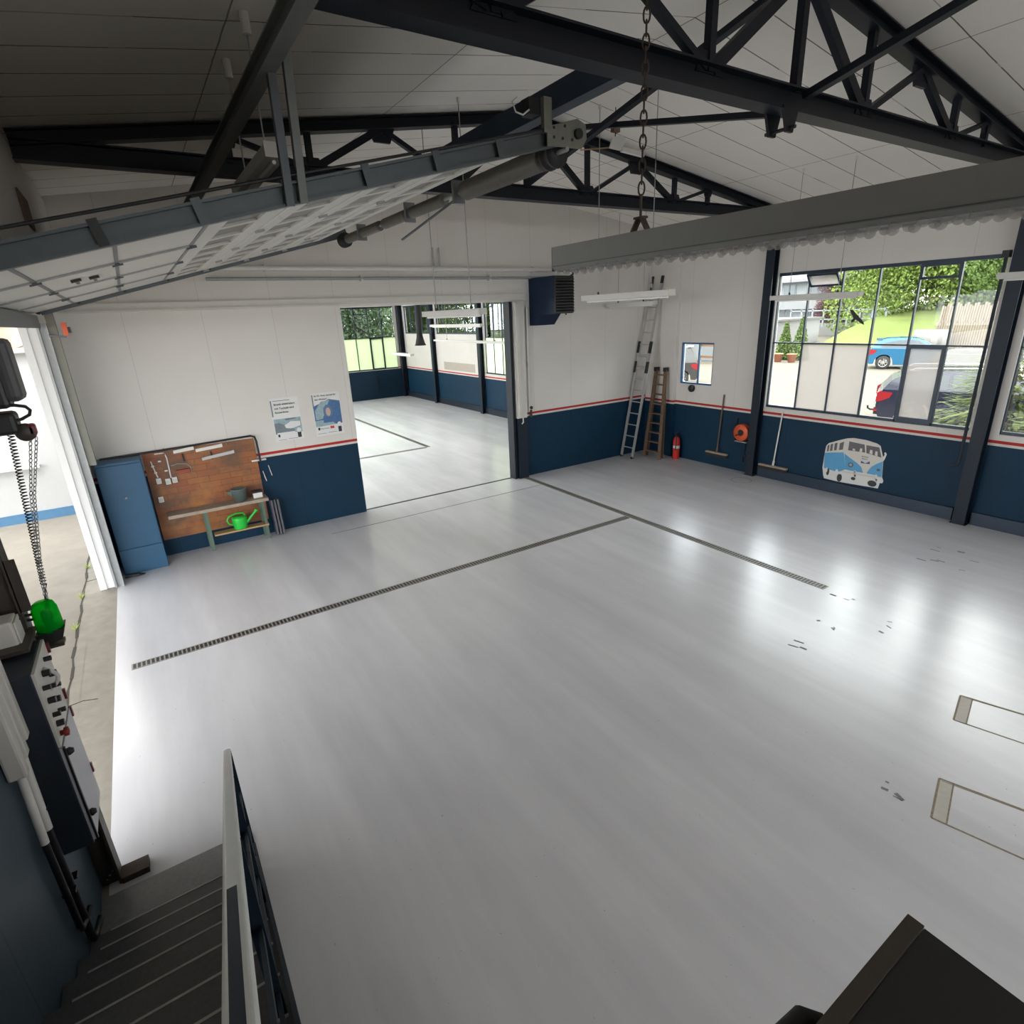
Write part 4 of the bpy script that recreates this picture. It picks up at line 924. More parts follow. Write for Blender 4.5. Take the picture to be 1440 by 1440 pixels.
# van picture on the wall
t = thing('van_picture', 'cut-out picture of an old blue and white van on the dado', 'picture', (10.41, 4.93, .22))
def pf(x): return lambda a, c, q: (x - q, 5.47 - a, c)
LX = [XR - .004]
def lay(name, polys, mat, lvl, label=None):
    b = MB()
    for pl in polys: b.prism(pl, pf(XR - .001 - lvl * .0012), 0, .0012)
    return part(name, b, mat, t, label)
def ell(cx, cz, rx, rz, n=18): return [(cx + rx * math.cos(2 * PI * i / n), cz + rz * math.sin(2 * PI * i / n)) for i in range(n)]
lay('backing', [[(0.014, 0.431), (0.016, 0.546), (0.018, 0.726), (0.028, 0.849), (0.066, 0.902), (0.219, 0.973), (0.368, 1.036), (0.484, 1.063), (0.702, 1.058), (0.886, 1.026), (0.947, 0.993), (1.014, 0.806), (1.033, 0.853), (1.02, 0.885), (1.041, 0.901), (1.065, 0.867), (1.046, 0.777), (1.029, 0.739), (1.055, 0.462), (1.088, 0.398), (1.076, 0.356), (1.036, 0.351), (1.021, 0.248), (0.964, 0.248), (0.331, 0.221), (0.071, 0.231), (0.048, 0.284)]], paper, 0)
lay('body', [[(0.022, 0.509), (0.018, 0.726), (0.028, 0.849), (0.066, 0.902), (0.219, 0.973), (0.368, 1.036), (0.484, 1.063), (0.702, 1.058), (0.886, 1.026), (0.947, 0.993), (1.017, 0.806), (1.029, 0.739), (1.053, 0.444), (0.854, 0.419), (0.449, 0.388), (0.305, 0.395), (0.039, 0.426)]], bus_cream, 1)
lay('blue_panel', [[(0.016, 0.713), (0.351, 0.779), (0.382, 0.689), (0.436, 0.474), (0.304, 0.399), (0.043, 0.427)], [(0.371, 0.761), (0.47, 0.705), (0.62, 0.625), (0.697, 0.567), (0.744, 0.459), (0.436, 0.474)], [(1.025, 0.738), (1.047, 0.46), (0.795, 0.479), (0.857, 0.608), (0.935, 0.677)]], bus_blue, 2)
lay('windows', [[(0.051, 0.857), (0.085, 0.877), (0.084, 0.754), (0.053, 0.741)], [(0.105, 0.888), (0.148, 0.906), (0.149, 0.775), (0.106, 0.758)], [(0.174, 0.914), (0.224, 0.937), (0.223, 0.797), (0.179, 0.782)], [(0.264, 0.932), (0.334, 0.973), (0.333, 0.827), (0.265, 0.806)], [(0.423, 0.992), (0.687, 0.976), (0.718, 0.837), (0.425, 0.83)], [(0.716, 0.972), (0.932, 0.965), (0.99, 0.798), (0.738, 0.833)]], bus_dark, 2)
lay('seats', [[(.50, .84), (.545, .84), (.54, .875), (.505, .875)], [(.62, .84), (.665, .838), (.66, .90), (.625, .90)], [(.79, .835), (.84, .825), (.83, .90), (.79, .90)], [(.88, .82), (.925, .81), (.915, .89), (.88, .89)]], bus_cream, 3)
pblack = M('print_black', (0.03, 0.03, 0.032), .5)
for e in (ell(.348, .30, .045, .075), ell(.914, .315, .075, .055), ell(.123, .37, .028, .07), ell(.589, .335, .04, .03)): lay('wheel', [e], pblack, 2)
for e in (ell(.285, .385, .03, .065), ell(.10, .40, .014, .05)): lay('hub_cap', [e], paper, 3)
lay('headlights', [ell(.511, .576, .047, .045), ell(.979, .574, .03, .022)], bus_dark, 3)
lay('headlight_glass', [ell(.511, .576, .026, .025)], inkteal, 4)
lay('bumper', [[(0.311, 0.411), (1.083, 0.411), (1.088, 0.377), (0.318, 0.369)], [(0.41, 0.469), (0.951, 0.476), (0.954, 0.458), (0.413, 0.447)], [(0.581, 0.489), (0.616, 0.491), (0.633, 0.38), (0.598, 0.382)], [(0.946, 0.489), (0.973, 0.489), (0.995, 0.36), (0.967, 0.361)]], paper, 4)
lay('nose_badge', [[(0.671, 0.685), (0.751, 0.65), (0.817, 0.70), (0.825, 0.65), (0.676, 0.640)]], M('badge_blue', (0.03, 0.09, 0.25), .5), 3)

FONT = None
def text_mesh(s, size):
    cu = bpy.data.curves.new('txt', 'FONT'); cu.body = s; cu.size = size; cu.space_line = 1.05; cu.resolution_u = 2; cu.offset = size * .018
    o = bpy.data.objects.new('txt', cu); COL.objects.link(o)
    dg = bpy.context.evaluated_depsgraph_get(); me = bpy.data.meshes.new_from_object(o.evaluated_get(dg))
    vs = [tuple(v.co) for v in me.vertices]; fs = [tuple(p.vertices) for p in me.polygons]
    bpy.data.objects.remove(o); bpy.data.curves.remove(cu); bpy.data.meshes.remove(me); return vs, fs
def text_part(name, s, size, fn, mat, parent):
    vs, fs = text_mesh(s, size); b = MB(); b.add([fn(x, y) for x, y, z in vs], fs); return part(name, b, mat, parent, fix=False)
text_part('lettering', 'BOSCH', .034, lambda x, y: (XR - .008, 5.47 - (.675 + x), .752 + y), ink, t)
text_part('lettering', 'SERVICE', .026, lambda x, y: (XR - .008, 5.47 - (.68 + x), .715 + y), ink, t)

# ------------------------------------------------------------------ posters
def poster(x0, x1, z0, z1, label, kind):
    t = thing('poster', label, 'poster', ((x0 + x1) / 2, YB, z0), 'posters on the back wall')
    W, H = x1 - x0, z1 - z0; y = YB
    def pl(name, polys, mat, lvl):
        b = MB()
        for q in polys: b.prism([(x0 + a * W, z0 + c * H) for a, c in q], lambda a, c, d: (a, d, c), y - .001 - lvl * .001, y - .002 - lvl * .001)
        return part(name, b, mat, t)
    R_ = lambda a, c, d, e: [(a, c), (d, c), (d, e), (a, e)]
    pl('sheet', [R_(0, 0, 1, 1)], paper, 0)
    if kind == 0:
        pl('side_bar', [R_(.01, .58, .055, .95)], inkgrey, 1)
        pl('photo', [R_(.03, .17, .99, .52)], inkteal, 1); pl('photo_dark', [[(.03, .17), (.72, .17), (.72, .24), (.55, .32), (.35, .38), (.20, .43), (.03, .42)], [(.45, .47), (.85, .49), (.8, .52), (.42, .51)]], inkgrey, 2)
        pl('photo_white', [[(.38, .36), (.62, .44), (.95, .42), (.95, .32), (.6, .27), (.42, .29)]], paper, 3)
        pl('footer', [R_(.08, .02, .72, .20)], paper, 3); pl('logo_mark', [R_(.10, .10, .17, .16)], ink, 4); pl('bottle', [R_(.80, .04, .93, .17)], ink, 4); pl('bottle_cap', [ell(.865, .21, .08, .06)], paper, 4); 
        pl('small_line', [R_(.10, .93, .70, .945), R_(.1, .02, .38, .03), R_(.45, .03, .78, .04)], inkgrey, 4)
        for i, s in enumerate(('Bosch elektrisiert', 'mit Technik und', 'Know-how.')):
            text_part('lettering', s, .047, lambda a, c, i=i: (x0 + .055 + a, y - .0065, z0 + H * .835 - i * .066 + c), ink, t)
    else:
        pl('side_bar', [R_(.01, .66, .05, .97)], inkgrey, 1)
        pl('photo', [[(.02, .22), (.98, .25), (.98, .78), (.60, .84), (.02, .70)]], inkblue, 1)
        pl('windscreen', [[(.06, .60), (.30, .80), (.62, .82), (.45, .62), (.30, .40), (.06, .38)]], inkteal, 2)
        pl('dashboard', [[(.02, .22), (.75, .24), (.60, .33), (.25, .37), (.02, .36)]], inkteal, 2)
        pl('hood', [ell(.52, .56, .17, .16)], M('print_hood', (0.10, 0.18, 0.33), .5), 3); pl('face', [ell(.52, .55, .085, .10)], skin, 4)
        pl('scarf', [[(.30, .30), (.75, .30), (.70, .46), (.52, .42), (.36, .46)]], inkblue, 4)
        pl('red_block', [R_(.52, .15, .66, .21)], inkred, 4); pl('logo_mark', [R_(.08, .14, .15, .20)], ink, 4); pl('bottle', [R_(.80, .05, .92, .18)], ink, 4); pl('bottle_cap', [ell(.86, .24, .07, .05)], paper, 4)
        pl('small_line', [R_(.05, .05, .35, .06), R_(.42, .06, .74, .07)], inkgrey, 4)
        for i, s in enumerate(('Ist Ihr Auto bereit für', 'den Winter?')):
            text_part('lettering', s, .042, lambda a, c, i=i: (x0 + .045 + a, y - .0065, z0 + H * .92 - i * .062 + c), ink, t)
        text_part('lettering', 'Bosch Service', .026, lambda a, c: (x0 + .085 + a, y - .0065, z0 + .115 + c), ink, t)
poster(1.72, 2.17, 1.54, 2.25, 'poster with three lines of text and a road photo, nearer the workbench', 0)
poster(2.39, 2.87, 1.53, 2.26, 'poster with a blue car photo and hooded face, next to the opening', 1)

# ------------------------------------------------------------------ workbench corner
t = thing('brick_board', 'brown brick patterned panel on the back wall behind the workbench', 'panel', (.6, 9.93, .28))
part('panel', MB().box((-.19, 9.915, .27), (1.37, 9.945, 1.66)), brick_m, t)
part('bracket', MB().box((1.28, 9.88, 1.285), (1.50, 9.915, 1.31)), white_pl, t)
b = MB(); b.path([(-.70, 9.86, 1.665), (.3, 9.86, 1.685), (1.33, 9.86, 1.715), (1.385, 9.86, 1.69), (1.40, 9.86, 1.62), (1.405, 9.86, 1.27)], .016); 
t = thing('pipe_frame', 'thin dark pipe running along the top of the brown panel', 'pipe', (.4, 9.86, 1.3)); part('pipe', b, dark_met, t)
for x in (.96, .1): part('strap', MB().bar((x, 9.87, 1.70), (x, 9.90, 1.60), .012, .02), grey_met, t)
t = thing('workbench', 'small workbench with worn wooden top on green legs before the brown panel', 'workbench', (.65, 9.75, 0))
part('top', MB().prism([(-.06, 9.90), (-.06, 9.62), (1.38, 9.62), (1.38, 9.90)], lambda a, c, q: (a, c, q), .665, .715), wood_grey, t, bev=.006)
for x in (.47, 1.31):
    part('leg', MB().angle((x, 9.68, 0), (x, 9.68, .665), .045, .045, .006, (0, 1, 0)), green_met, t); part('leg', MB().angle((x - .02, 9.86, 0), (x - .02, 9.86, .665), .045, .045, .006, (0, 1, 0)), green_met, t)
part('shelf_board', MB().box((.50, 9.64, .245), (1.32, 9.80, .27)), wood_pale, t)
t = thing('watering_can', 'bright green plastic watering can on the workbench shelf', 'watering can', (.93, 9.72, .27))
part('body', MB().lathe([(0, 0), (.095, 0), (.10, .02), (.115, .17), (.11, .20), (.0, .205)], (.90, 9.72, .27), (0, 0, 1), 20), green_pl, t)
part('spout', MB().tube((.98, 9.72, .33), (1.17, 9.70, .52), .028, 12, 0, .016), green_pl, t); part('rose', MB().tube((1.16, 9.70, .51), (1.18, 9.70, .535), .022, 12, 0, .034), green_pl, t)
part('handle', MB().path([(.81, 9.72, .34), (.74, 9.72, .37), (.72, 9.72, .44), (.76, 9.72, .50), (.86, 9.72, .53), (.97, 9.72, .52), (1.0, 9.72, .45)], .013), green_pl, t)
t = thing('bucket', 'grey green metal bucket with a pouring lip on the workbench', 'bucket', (1.0, 9.74, .715))
part('body', MB().lathe([(0, .005), (.085, 0), (.12, .20), (.125, .205), (.115, .20), (.08, .012), (0, .012)], (.98, 9.75, .715), (0, 0, 1), 22), zinc_green, t)
part('spout', MB().prism([(.87, .90), (.87, .80), (.80, .905)], lambda a, c, q: (a, q, c), 9.72, 9.78), zinc_green, t)
part('handle', MB().path([(.98 + .12 * math.cos(PI * i / 10), 9.75 - .12 * math.sin(PI * i / 10) * .9, .92 + .0 * i) for i in range(11)], .005), galv, t)
t = thing('radio_box', 'small white and dark gadget on the right end of the workbench', 'box', (1.24, 9.78, .715))
part('body', MB().box((1.18, 9.72, .715), (1.32, 9.80, .80)), white_pl, t, bev=.01); part('top', MB().box((1.17, 9.72, .80), (1.33, 9.82, .835)), dark_met, t, bev=.01)
def socket(x, z, label, n=1):
    t = thing('wall_socket', label, 'socket', (x, 9.88, z), 'white sockets on the brown panel')
    part('box', MB().box((x - .035, 9.87, z - .045), (x + .035, 9.915, z + .045)), white_pl, t, bev=.008); part('cover', MB().box((x - .025, 9.862, z - .03), (x + .025, 9.87, z + .02)), cab_white, t)
    return t
s1 = socket(-.06, 1.22, 'white socket under the left conduit on the brown panel'); s2 = socket(.06, 1.19, 'white socket at the forked conduit, left of its pair'); s3 = socket(.15, 1.20, 'white socket at the forked conduit, right of its pair'); s4 = socket(-.09, .93, 'white switch lowest on the left edge of the brown panel')
def conduit(pts, label):
    t = thing('conduit', label, 'conduit', pts[-1], 'white conduits on the brown panel'); part('tube', MB().path(pts, .010, 8), white_pl, t)
    for f in (.3, .7): 
        p = V(pts[0]).lerp(V(pts[-1]), f); part('clip', MB().box((p.x - .02, p.y - .012, p.z - .01), (p.x + .02, 9.915, p.z + .01)), white_pl, t)
conduit([(-.10, 9.90, 1.53), (-.09, 9.90, 1.45), (-.06, 9.90, 1.27)], 'short white conduit above the left socket')
conduit([(-.03, 9.90, 1.63), (.10, 9.90, 1.63), (.115, 9.90, 1.55), (.11, 9.90, 1.24)], 'longer bent white conduit feeding the socket pair')
def tray(x0, x1, z0, z1, label, mat=white_pl):
    solo('tool_strip', MB().prism([(x0, z0), (x1, z1), (x1, z1 + .05), (x0, z0 + .045)], lambda a, c, q: (a, q, c), 9.88, 9.915), mat, label, 'strip', 'tool strips on the brown panel', bev=.004)
tray(.22, .50, 1.60, 1.62, 'narrow white strip at the top of the brown panel, left'); tray(.52, .90, 1.575, 1.60, 'wider white strip at the top of the brown panel, right'); tray(.58, 1.05, 1.43, 1.475, 'long grey holder strip in the middle of the brown panel', alu)
for x, z, nm in ((.33, 1.52, 'dark tool hanging below the narrow white strip'), (.72, 1.49, 'dark tool hanging below the wide white strip')):
    solo('hanging_tool', MB().bar((x, 9.90, z + .06), (x + .005, 9.90, z - .06), .03, .02), dark_met, nm, 'tool')
t = thing('wire_shelf', 'small red wire holder right of the forked conduit', 'holder', (.28, 9.89, 1.3)); part('box', MB().box((.20, 9.86, 1.30), (.38, 9.915, 1.34)), M('red_brown', (0.30, 0.06, 0.03), .6), t); part('wire', MB().path([(.14, 9.90, 1.42), (.24, 9.89, 1.44), (.36, 9.89, 1.42), (.40, 9.89, 1.36), (.40, 9.9, 1.27)], .006), galv, t)
for i, x in enumerate((1.44, 1.49, 1.54)):
    solo('leaning_board', MB().obox((x, 9.82, .305), .03, .16, .60, Matrix.Rotation(math.radians(-8), 3, 'X')), M('grey_board%d' % i, (0.10, 0.10, 0.12), .6), 'dark grey board leaning right of the workbench, %s' % ('closest to its leg', 'middle one', 'outermost')[i], 'board', 'boards leaning by the workbench')
for i, (x, z) in enumerate(((1.42, 1.02), (1.52, 1.10))):
    solo('spanner', MB().bar((x, 9.93, z + .08), (x + .03, 9.93, z - .10), .02, .012), chrome, 'bright spanner hanging beside the brown panel, %s one' % ('left, lower', 'right, upper')[i], 'tool', 'spanners by the panel')
b = MB(); b.path([(-.76, 9.30, .03), (-.6, 9.25, .04), (-.52, 9.28, .04), (-.58, 9.36, .03), (-.75, 9.40, .03)], .012); solo('floor_cable', b, dark_met, 'short dark cable lying at the foot of the blue casing', 'cable')
b = MB().lathe([(0, 0), (.02, 0), (.015, .02), (0, .02)], (-.50, 9.50, 1.14), (0, -1, 0), 10); solo('casing_button', b, galv, 'small metal button on the face of the blue casing', 'button')
# back room writing board / panel patch
b = MB(); b.box((XR - .006, 18.5, 1.40), (XR - .001, 21.0, 1.70)); solo('wall_patch', b, M('beige_patch', (0.45, 0.40, 0.34), .7, 0, .1), 'beige unpainted patch on the back room wall above the dado', 'wall patch')
solo('wall_bracket', MB().box((9.0, 24.93, .35), (9.06, 25, 1.05)), navy, 'dark upright strip on the far dado of the back room', 'bracket')

# bird stickers
def bird(fn, label):
    P = [(5.419, 3.223), (5.371, 3.222), (5.318, 3.171), (5.287, 3.133), (5.261, 3.126), (5.25, 3.101), (5.208, 3.07), (5.158, 3.013), (5.145, 2.97), (5.202, 2.995), (5.267, 3.046), (5.3, 3.056), (5.326, 3.015), (5.365, 3.016), (5.37, 3.047), (5.336, 3.078), (5.367, 3.135)]
    b = MB().prism(P, fn, 0, .002); solo('bird_sticker', b, M('sticker_brown', (0.03, 0.025, 0.02), .6), label, 'sticker', 'bird stickers on windows')
bird(lambda a, c, q: (XW - .003 - q, a, c), 'dark bird of prey sticker on the big parking lot window')
bird(lambda a, c, q: (8.55 + (5.28 - a) * 1.8, YE + .045 - q, 3.0 + (c - 3.1) * 1.2), 'dark bird of prey sticker on the far back room window')

# ------------------------------------------------------------------ outside: left yard
struct('ground_yard', MB().box((-14, -8, -.15), (-1.26, 13.7, -.01)), concrete)
struct('threshold', MB().box((-1.255, -3, -.15), (-.862, 13.6, -.003)), conc_edge)
b = MB(); rj = random.Random(9); pts = [(-1.255 + rj.uniform(-.012, .012), -2 + .25 * i, -.006) for i in range(62)]
for p, q in zip(pts, pts[1:]): b.bar(p, q, rj.uniform(.012, .035), .012)
for x, y in ((-1.0, 6.2), (-1.02, 9.6)): b.path([(-1.25, y, -.002), (-1.12, y + .02, -.002), (x, y - .03, -.002)], .005, 5)
struct('trim_9', b, M('joint_dark', (0.05, 0.045, 0.035), .9))
b = MB()
for i, (x, y) in enumerate(((-1.27, 9.0), (-1.25, 10.2), (-1.28, 8.0))):
    for k in range(7): a = k * .9; b.tube((x, y, -.01), (x + .06 * math.cos(a), y + .06 * math.sin(a), .07), .006, 5, 0, .001)
solo('weed_tufts', b, weed, 'small weed tufts in the joint along the threshold', 'weeds', kind='stuff')
t = thing('annex_building', 'white outbuilding with blue plinth and clay tile roof across the yard', 'building', (-5, 15, 0))
part('wall', MB().box((-14, 13.72, 0), (-1.40, 17, 3.2)), M('annex_white', (0.42, 0.42, 0.415), .7, 0, .04), t)
part('plinth', MB().box((-14, 13.70, -.01), (-1.39, 13.72, .17)), M('plinth_blue', (0.06, 0.16, 0.28), .6), t)
part('gutter', MB().box((-14, 13.5, 3.10), (-1.2, 13.66, 3.19)), M('gutter_grey', (0.35, 0.34, 0.32), .5), t)
for r in range(9):
    b = MB(); y0 = 13.55 + r * .36; z0 = 3.20 + r * .30
    for k in range(42):
        x = -13.8 + k * .30; b.section((x, y0, z0), (x, y0 + .42, z0 + .35), [(-.15, 0), (-.075, .035), (0, .0), (.075, -.012), (.15, 0), (.15, -.02), (.075, -.032), (0, -.02), (-.075, .015), (-.15, -.02)])
    part('tile_course', b, tile_roof, t)
part('handrail', MB().box((-14, 13.62, 1.02), (-1.9, 13.70, 1.07)), M('ledge_grey', (0.55, 0.54, 0.52), .6), t)

t = thing('added_canopy', 'unseen flat canopy added to cut sky light at the gateway', 'canopy', (-1.8, 6.4, 3.7))  # canopy added out of view to hold back high sky light
part('slab', MB().box((-6.5, 2.0, 3.72), (-1.06, 10.6, 3.82)), roadm, t)
for y in (2.2, 6.4, 10.4): part('canopy_post', MB().box((-6.4, y - .06, 0), (-6.28, y + .06, 3.72)), grey_met, t)
# ------------------------------------------------------------------ outside: parking lot side
struct('ground_lot', MB().box((XR + .14, -40, -.2), (46, 60, -.02)), lotm)
struct('ground_far', MB().box((-60, YE + .15, -.25), (XR + .14, 90, -.03)), grassm)
struct('ground_near', MB().box((-60, -60, -.3), (46, Y0 - .15, -.03)), concrete)
struct('ground_far_lot', MB().box((46, 26.2, -.2), (110, 70, -.02)), lotm)
b = MB(); nx, ny = 14, 14; vs = []
for i in range(nx + 1):
    for j in range(ny + 1):
        x = 46 + i * 4; y = -30 + j * 4; h = min(3.0, (i / 3.5) * 2.2) + .35 * math.sin(x * .23 + y * .31) + .2 * math.sin(y * .5)
        if y > 27: h *= max(0.1, 1 - (y - 27) / 8)
        vs.append((x, y, max(-.1, h) if i else -.1))
b.add(vs, [(i * (ny + 1) + j, (i + 1) * (ny + 1) + j, (i + 1) * (ny + 1) + j + 1, i * (ny + 1) + j + 1) for i in range(nx) for j in range(ny)], 0, True)
solo('meadow_grass', b, grassm, 'bright green grass slope beyond the parking lot', 'grass', kind='stuff')
def leafball(mb, c, r, n, size, rnd, sq=1.0):
    for i in range(n):
        while True:
            p = V((rnd.uniform(-1, 1), rnd.uniform(-1, 1), rnd.uniform(-1, 1)))
            if .35 < p.length < 1: break
        p = V(c) + V((p.x * r[0], p.y * r[1], p.z * r[2])); a = V((rnd.gauss(0, 1), rnd.gauss(0, 1), rnd.gauss(0, 1))).normalized(); u = a.orthogonal().normalized(); w = a.cross(u)
        s = size * rnd.uniform(.6, 1.3); mb.add([p - u * s - w * s * .5, p + u * s - w * s * .5, p + u * s * .7 + w * s * .6, p - u * s * .7 + w * s * .6], [(0, 1, 2, 3)])
CROWNS = {}
def crown_mesh(k, n):
    if k not in CROWNS:
        rnd = random.Random(100 + k); b = MB()
        for q in range(11):
            a = rnd.uniform(0, 2 * PI); d = rnd.uniform(0, .55); c = (d * math.cos(a), d * math.sin(a), -.75 + 1.55 * (q + rnd.random()) / 11); rr = rnd.uniform(.40, .62); leafball(b, c, (rr, rr, rr * .8), n // 11, .018, rnd)
        CROWNS[k] = b.mesh('crown_%d' % k, V((0, 0, 0)), [], fix=False)
    return CROWNS[k]
def tree(x, y, z0, h, r, mat, label, seed, n=12000, size=.2, trunk=.3, grp='trees outside the windows'):
    rnd = random.Random(seed); t = thing('tree', label, 'tree', (x, y, z0), grp)
    part('trunk', MB().path([(x, y, z0 - .2), (x + .1, y, z0 + h * .3), (x, y + .1, z0 + h * .7)], trunk * .6, 8), bark, t)
    me = crown_mesh(seed % 3, 24000)
    if not me.materials: me.materials.append(mat)
    o = bpy.data.objects.new('crown', me); COL.objects.link(o); o.parent = t; o.location = (0, 0, h * .55); o.scale = (r * 1.15, r * 1.15, h * .48); o.rotation_euler.z = rnd.uniform(0, 6)
    o.material_slots[0].link = 'OBJECT'; o.material_slots[0].material = mat
    return t
TR = [(58, 29, 0, 13, 5, leafA, 'light green tree behind the tilted window vent', 11), (62, 24.5, 1, 16, 5.5, leafA, 'tall light green tree above the bird sticker', 12), (60, 20, 1, 15, 5, leafB, 'darker green tree above the blue car', 13),
      (58, 16.5, 1.5, 14, 4.5, leafB, 'mid green tree above the concrete pipe', 14), (56, 12.5, 1.5, 15, 5, leafA, 'light green tree above the timber palisade', 15), (55, 7, 1, 15, 5, leafB, 'mid green tree seen past the near post', 16), (57, 1, 1, 15, 5, leafB, 'mid green tree at the right edge', 17)]
for a in TR: tree(*a, n=15000, size=.16)
for i, (x, y) in enumerate(((66, 22), (65, 16), (64, 10), (63, 4), (67, 27))): tree(x, y, 1, 17, 6, leafB if i % 2 else leafA, 'tall back row tree above the meadow, %s from the house' % ('second', 'third', 'fourth', 'fifth', 'first')[i], 61 + i, n=11000, size=.2)
tree(61, 33, 0, 5.5, 2.0, leafD, 'small purple leaved tree in front of the house', 21, 1200, .2)
for i, (x, y, h, r, m) in enumerate(((20, 33, 8, 3.6, leafE), (13, 35, 9, 4.2, leafB), (6, 34, 8.5, 4, leafE), (17, 31, 6, 2.6, leafA), (9.5, 32, 7.5, 3.2, leafE))):
    tree(x, y, 0, h, r, m, ('dark green tree right of centre behind the back room', 'broad mid green tree behind the back room window', 'dark green tree left behind the back room', 'light green bush at the corner behind the back room', 'bluish green tree straight behind the back room window')[i], 31 + i, 2600, .22)
for i, (x, y) in enumerate(((20, 28), (20.5, 23), (21, 18.5), (19, 33.5))):
    tree(x, y + 8, 0, 9, 3.6, leafA, 'light green tree outside the back room side windows, %s' % ('second from the corner', 'third from the corner', 'farthest from the corner', 'right at the corner')[i], 41 + i, 2200, .22)
# conifers
def conifer(x, y, h, r, mat, label, seed, n=900, z0=0, spray=.5):
    rnd = random.Random(seed); t = thing('conifer', label, 'conifer', (x, y, z0), 'conifers outside')
    part('trunk', MB().tube((x, y, z0), (x, y, z0 + h * .9), .06, 8, 0, .02), bark, t); b = MB()
    for i in range(n):
        f = rnd.random() ** 1.2; z = z0 + h * (.06 + .94 * f); rr = r * (1 - f) ** .8 * rnd.uniform(.35, 1.05); a = rnd.uniform(0, 2 * PI)
        p = V((x + rr * math.cos(a), y + rr * math.sin(a), z)); o = V((math.cos(a), math.sin(a), rnd.uniform(-.5, .25))); sd = V((-math.sin(a), math.cos(a), 0)); L = spray * rnd.uniform(.5, 1) * (1.1 - f * .6)
        b.add([p, p + o * L * .5 + sd * L * .16, p + o * L, p + o * L * .5 - sd * L * .16], [(0, 1, 2, 3)])
    part('foliage', b, mat, t, fix=False)
conifer(14.0, 3.95, 3.1, 1.35, leafC, 'feathery conifer close outside the window left of the near post', 51, 4200, 0, .36)
conifer(13.0, 2.0, 4.6, 1.5, leafC, 'feathery conifer close outside the window right of the near post', 52, 6500, 0, .40)
conifer(13.1, -.3, 5.0, 1.6, leafC, 'tall feathery conifer farther along outside the right edge window', 55, 6500, 0, .42)
for i, (x, y, h) in enumerate(((34.0, 21.2, 2.0), (34.0, 20.2, 2.3))):
    rnd = random.Random(60 + i); t = thing('conifer', 'low dark green conifer bush at the parking lot edge, %s one' % ('left', 'right')[i], 'conifer', (x, y, 0), 'conifers outside'); b = MB()
    part('trunk', MB().tube((x, y, -.02), (x, y, h * .7), .05, 8), bark, t)
    for k in range(8):
        f = k / 7; leafball(b, (x, y, .2 + f * (h - .3)), (.62 * (1 - f * .8), .62 * (1 - f * .8), .32), 420, .055, rnd)
    part('foliage', b, leafB, t, fix=False)
for i, (x, y) in enumerate(((32.5, 20.6), (32.6, 19.8))):
    solo('flower_pot', MB().lathe([(0, 0), (.18, 0), (.26, .45), (.28, .45), (.28, .5), (.22, .5), (0, .42)], (x, y, -.02), (0, 0, 1), 14), terracotta, 'terracotta pot by the low conifers, %s' % ('left one', 'right one')[i], 'pot', 'pots at the lot edge')
# house
t = thing('house', 'pale two storey house with white roof beyond the parking lot', 'house', (66, 40, 1))
part('wall', MB().box((62, 31, 0), (72, 56, 5.6)), house_w, t)
part('roof', MB().prism([(60.8, 5.3), (67, 7.6), (73, 5.3), (73, 5.6), (67, 8.0), (60.8, 5.6)], lambda a, c, q: (a, q, c), 30.4, 57), house_roof, t)
part('balcony', MB().box((60.9, 31, 2.55), (62, 56, 3.35)), M('balcony_white', (0.1920, 0.1960, 0.2000), .7), t)
part('garden_wall', MB().box((58.5, 28, 0), (58.9, 60, 1.2)), M('garden_wall', (0.1840, 0.1800, 0.1680), .8), t)
for i, (y, z) in enumerate(((41.5, 3.6), (38.8, 3.6), (36.2, 3.6), (33, 3.6), (41.5, 1.35), (39, 1.35), (36.2, 1.35), (33, 1.35))):
    w = part('window', MB().box((61.93, y - .75, z), (61.99, y + .75, z + 1.5)), house_w, t); sub('pane', MB().box((61.90, y - .65, z + .1), (61.93, y - .04, z + 1.4)).box((61.90, y + .04, z + .1), (61.93, y + .65, z + 1.4)), house_glass, w)
t = thing('white_annex', 'low white wall building left behind the conifer bushes', 'building', (46, 34, 0)); part('wall', MB().box((44, 28.2, 0), (50, 46, 1.9)), M('annex_lot', (0.1920, 0.1880, 0.1840), .8), t); part('coping', MB().box((43.8, 28.0, 1.9), (50.2, 46.2, 2.05)), roadm, t)
# fence beyond, palisade and pipe
b = thing('rail_fence', 'pale rail fence in front of the far house', 'fence', (57, 30, 1)); 
for k in range(9): part('fence_post', MB().box((55.5, 25.5 + k * 1.1, 1.0), (55.6, 25.62 + k * 1.1, 2.6)), house_w, b)
for z in (1.6, 2.4): part('fence_rail', MB().box((55.5, 25.5, z), (55.55, 34.4, z + .1)), house_w, b)
t = thing('palisade_wall', 'pale timber palisade retaining wall right of the grass slope', 'retaining wall', (45.2, 14.5, 0))
for k in range(34):
    y = 13.0 + k * .135; tt = 2.75 + .12 * math.sin(k * 1.7) ; part('stake', MB().tube((44.9, y, -.02), (45.15, y, tt * .62), .075, 8), palis, t); part('upper_stake', MB().tube((45.3, y, tt * .5), (45.5, y, tt), .075, 8), palis, t)
t = thing('concrete_pipe', 'large pale concrete pipe lying at the lot edge by the palisade', 'pipe', (44, 17, 0)); part('pipe', MB().lathe([(.52, 0), (.64, 0), (.64, 2.0), (.52, 2.0), (.52, 0)], (43.5, 18.1, .66), (.35, -1, 0), 28), pipe_conc, t)
t = thing('concrete_block', 'pale concrete block stack beyond the dark car', 'block', (29, 10, 0)); part('block', MB().box((28.6, 9.2, 0), (29.6, 10.95, 1.05)), pipe_conc, t); part('slab', MB().box((28.7, 9.4, 1.05), (29.5, 10.5, 1.2)), pipe_conc, t)
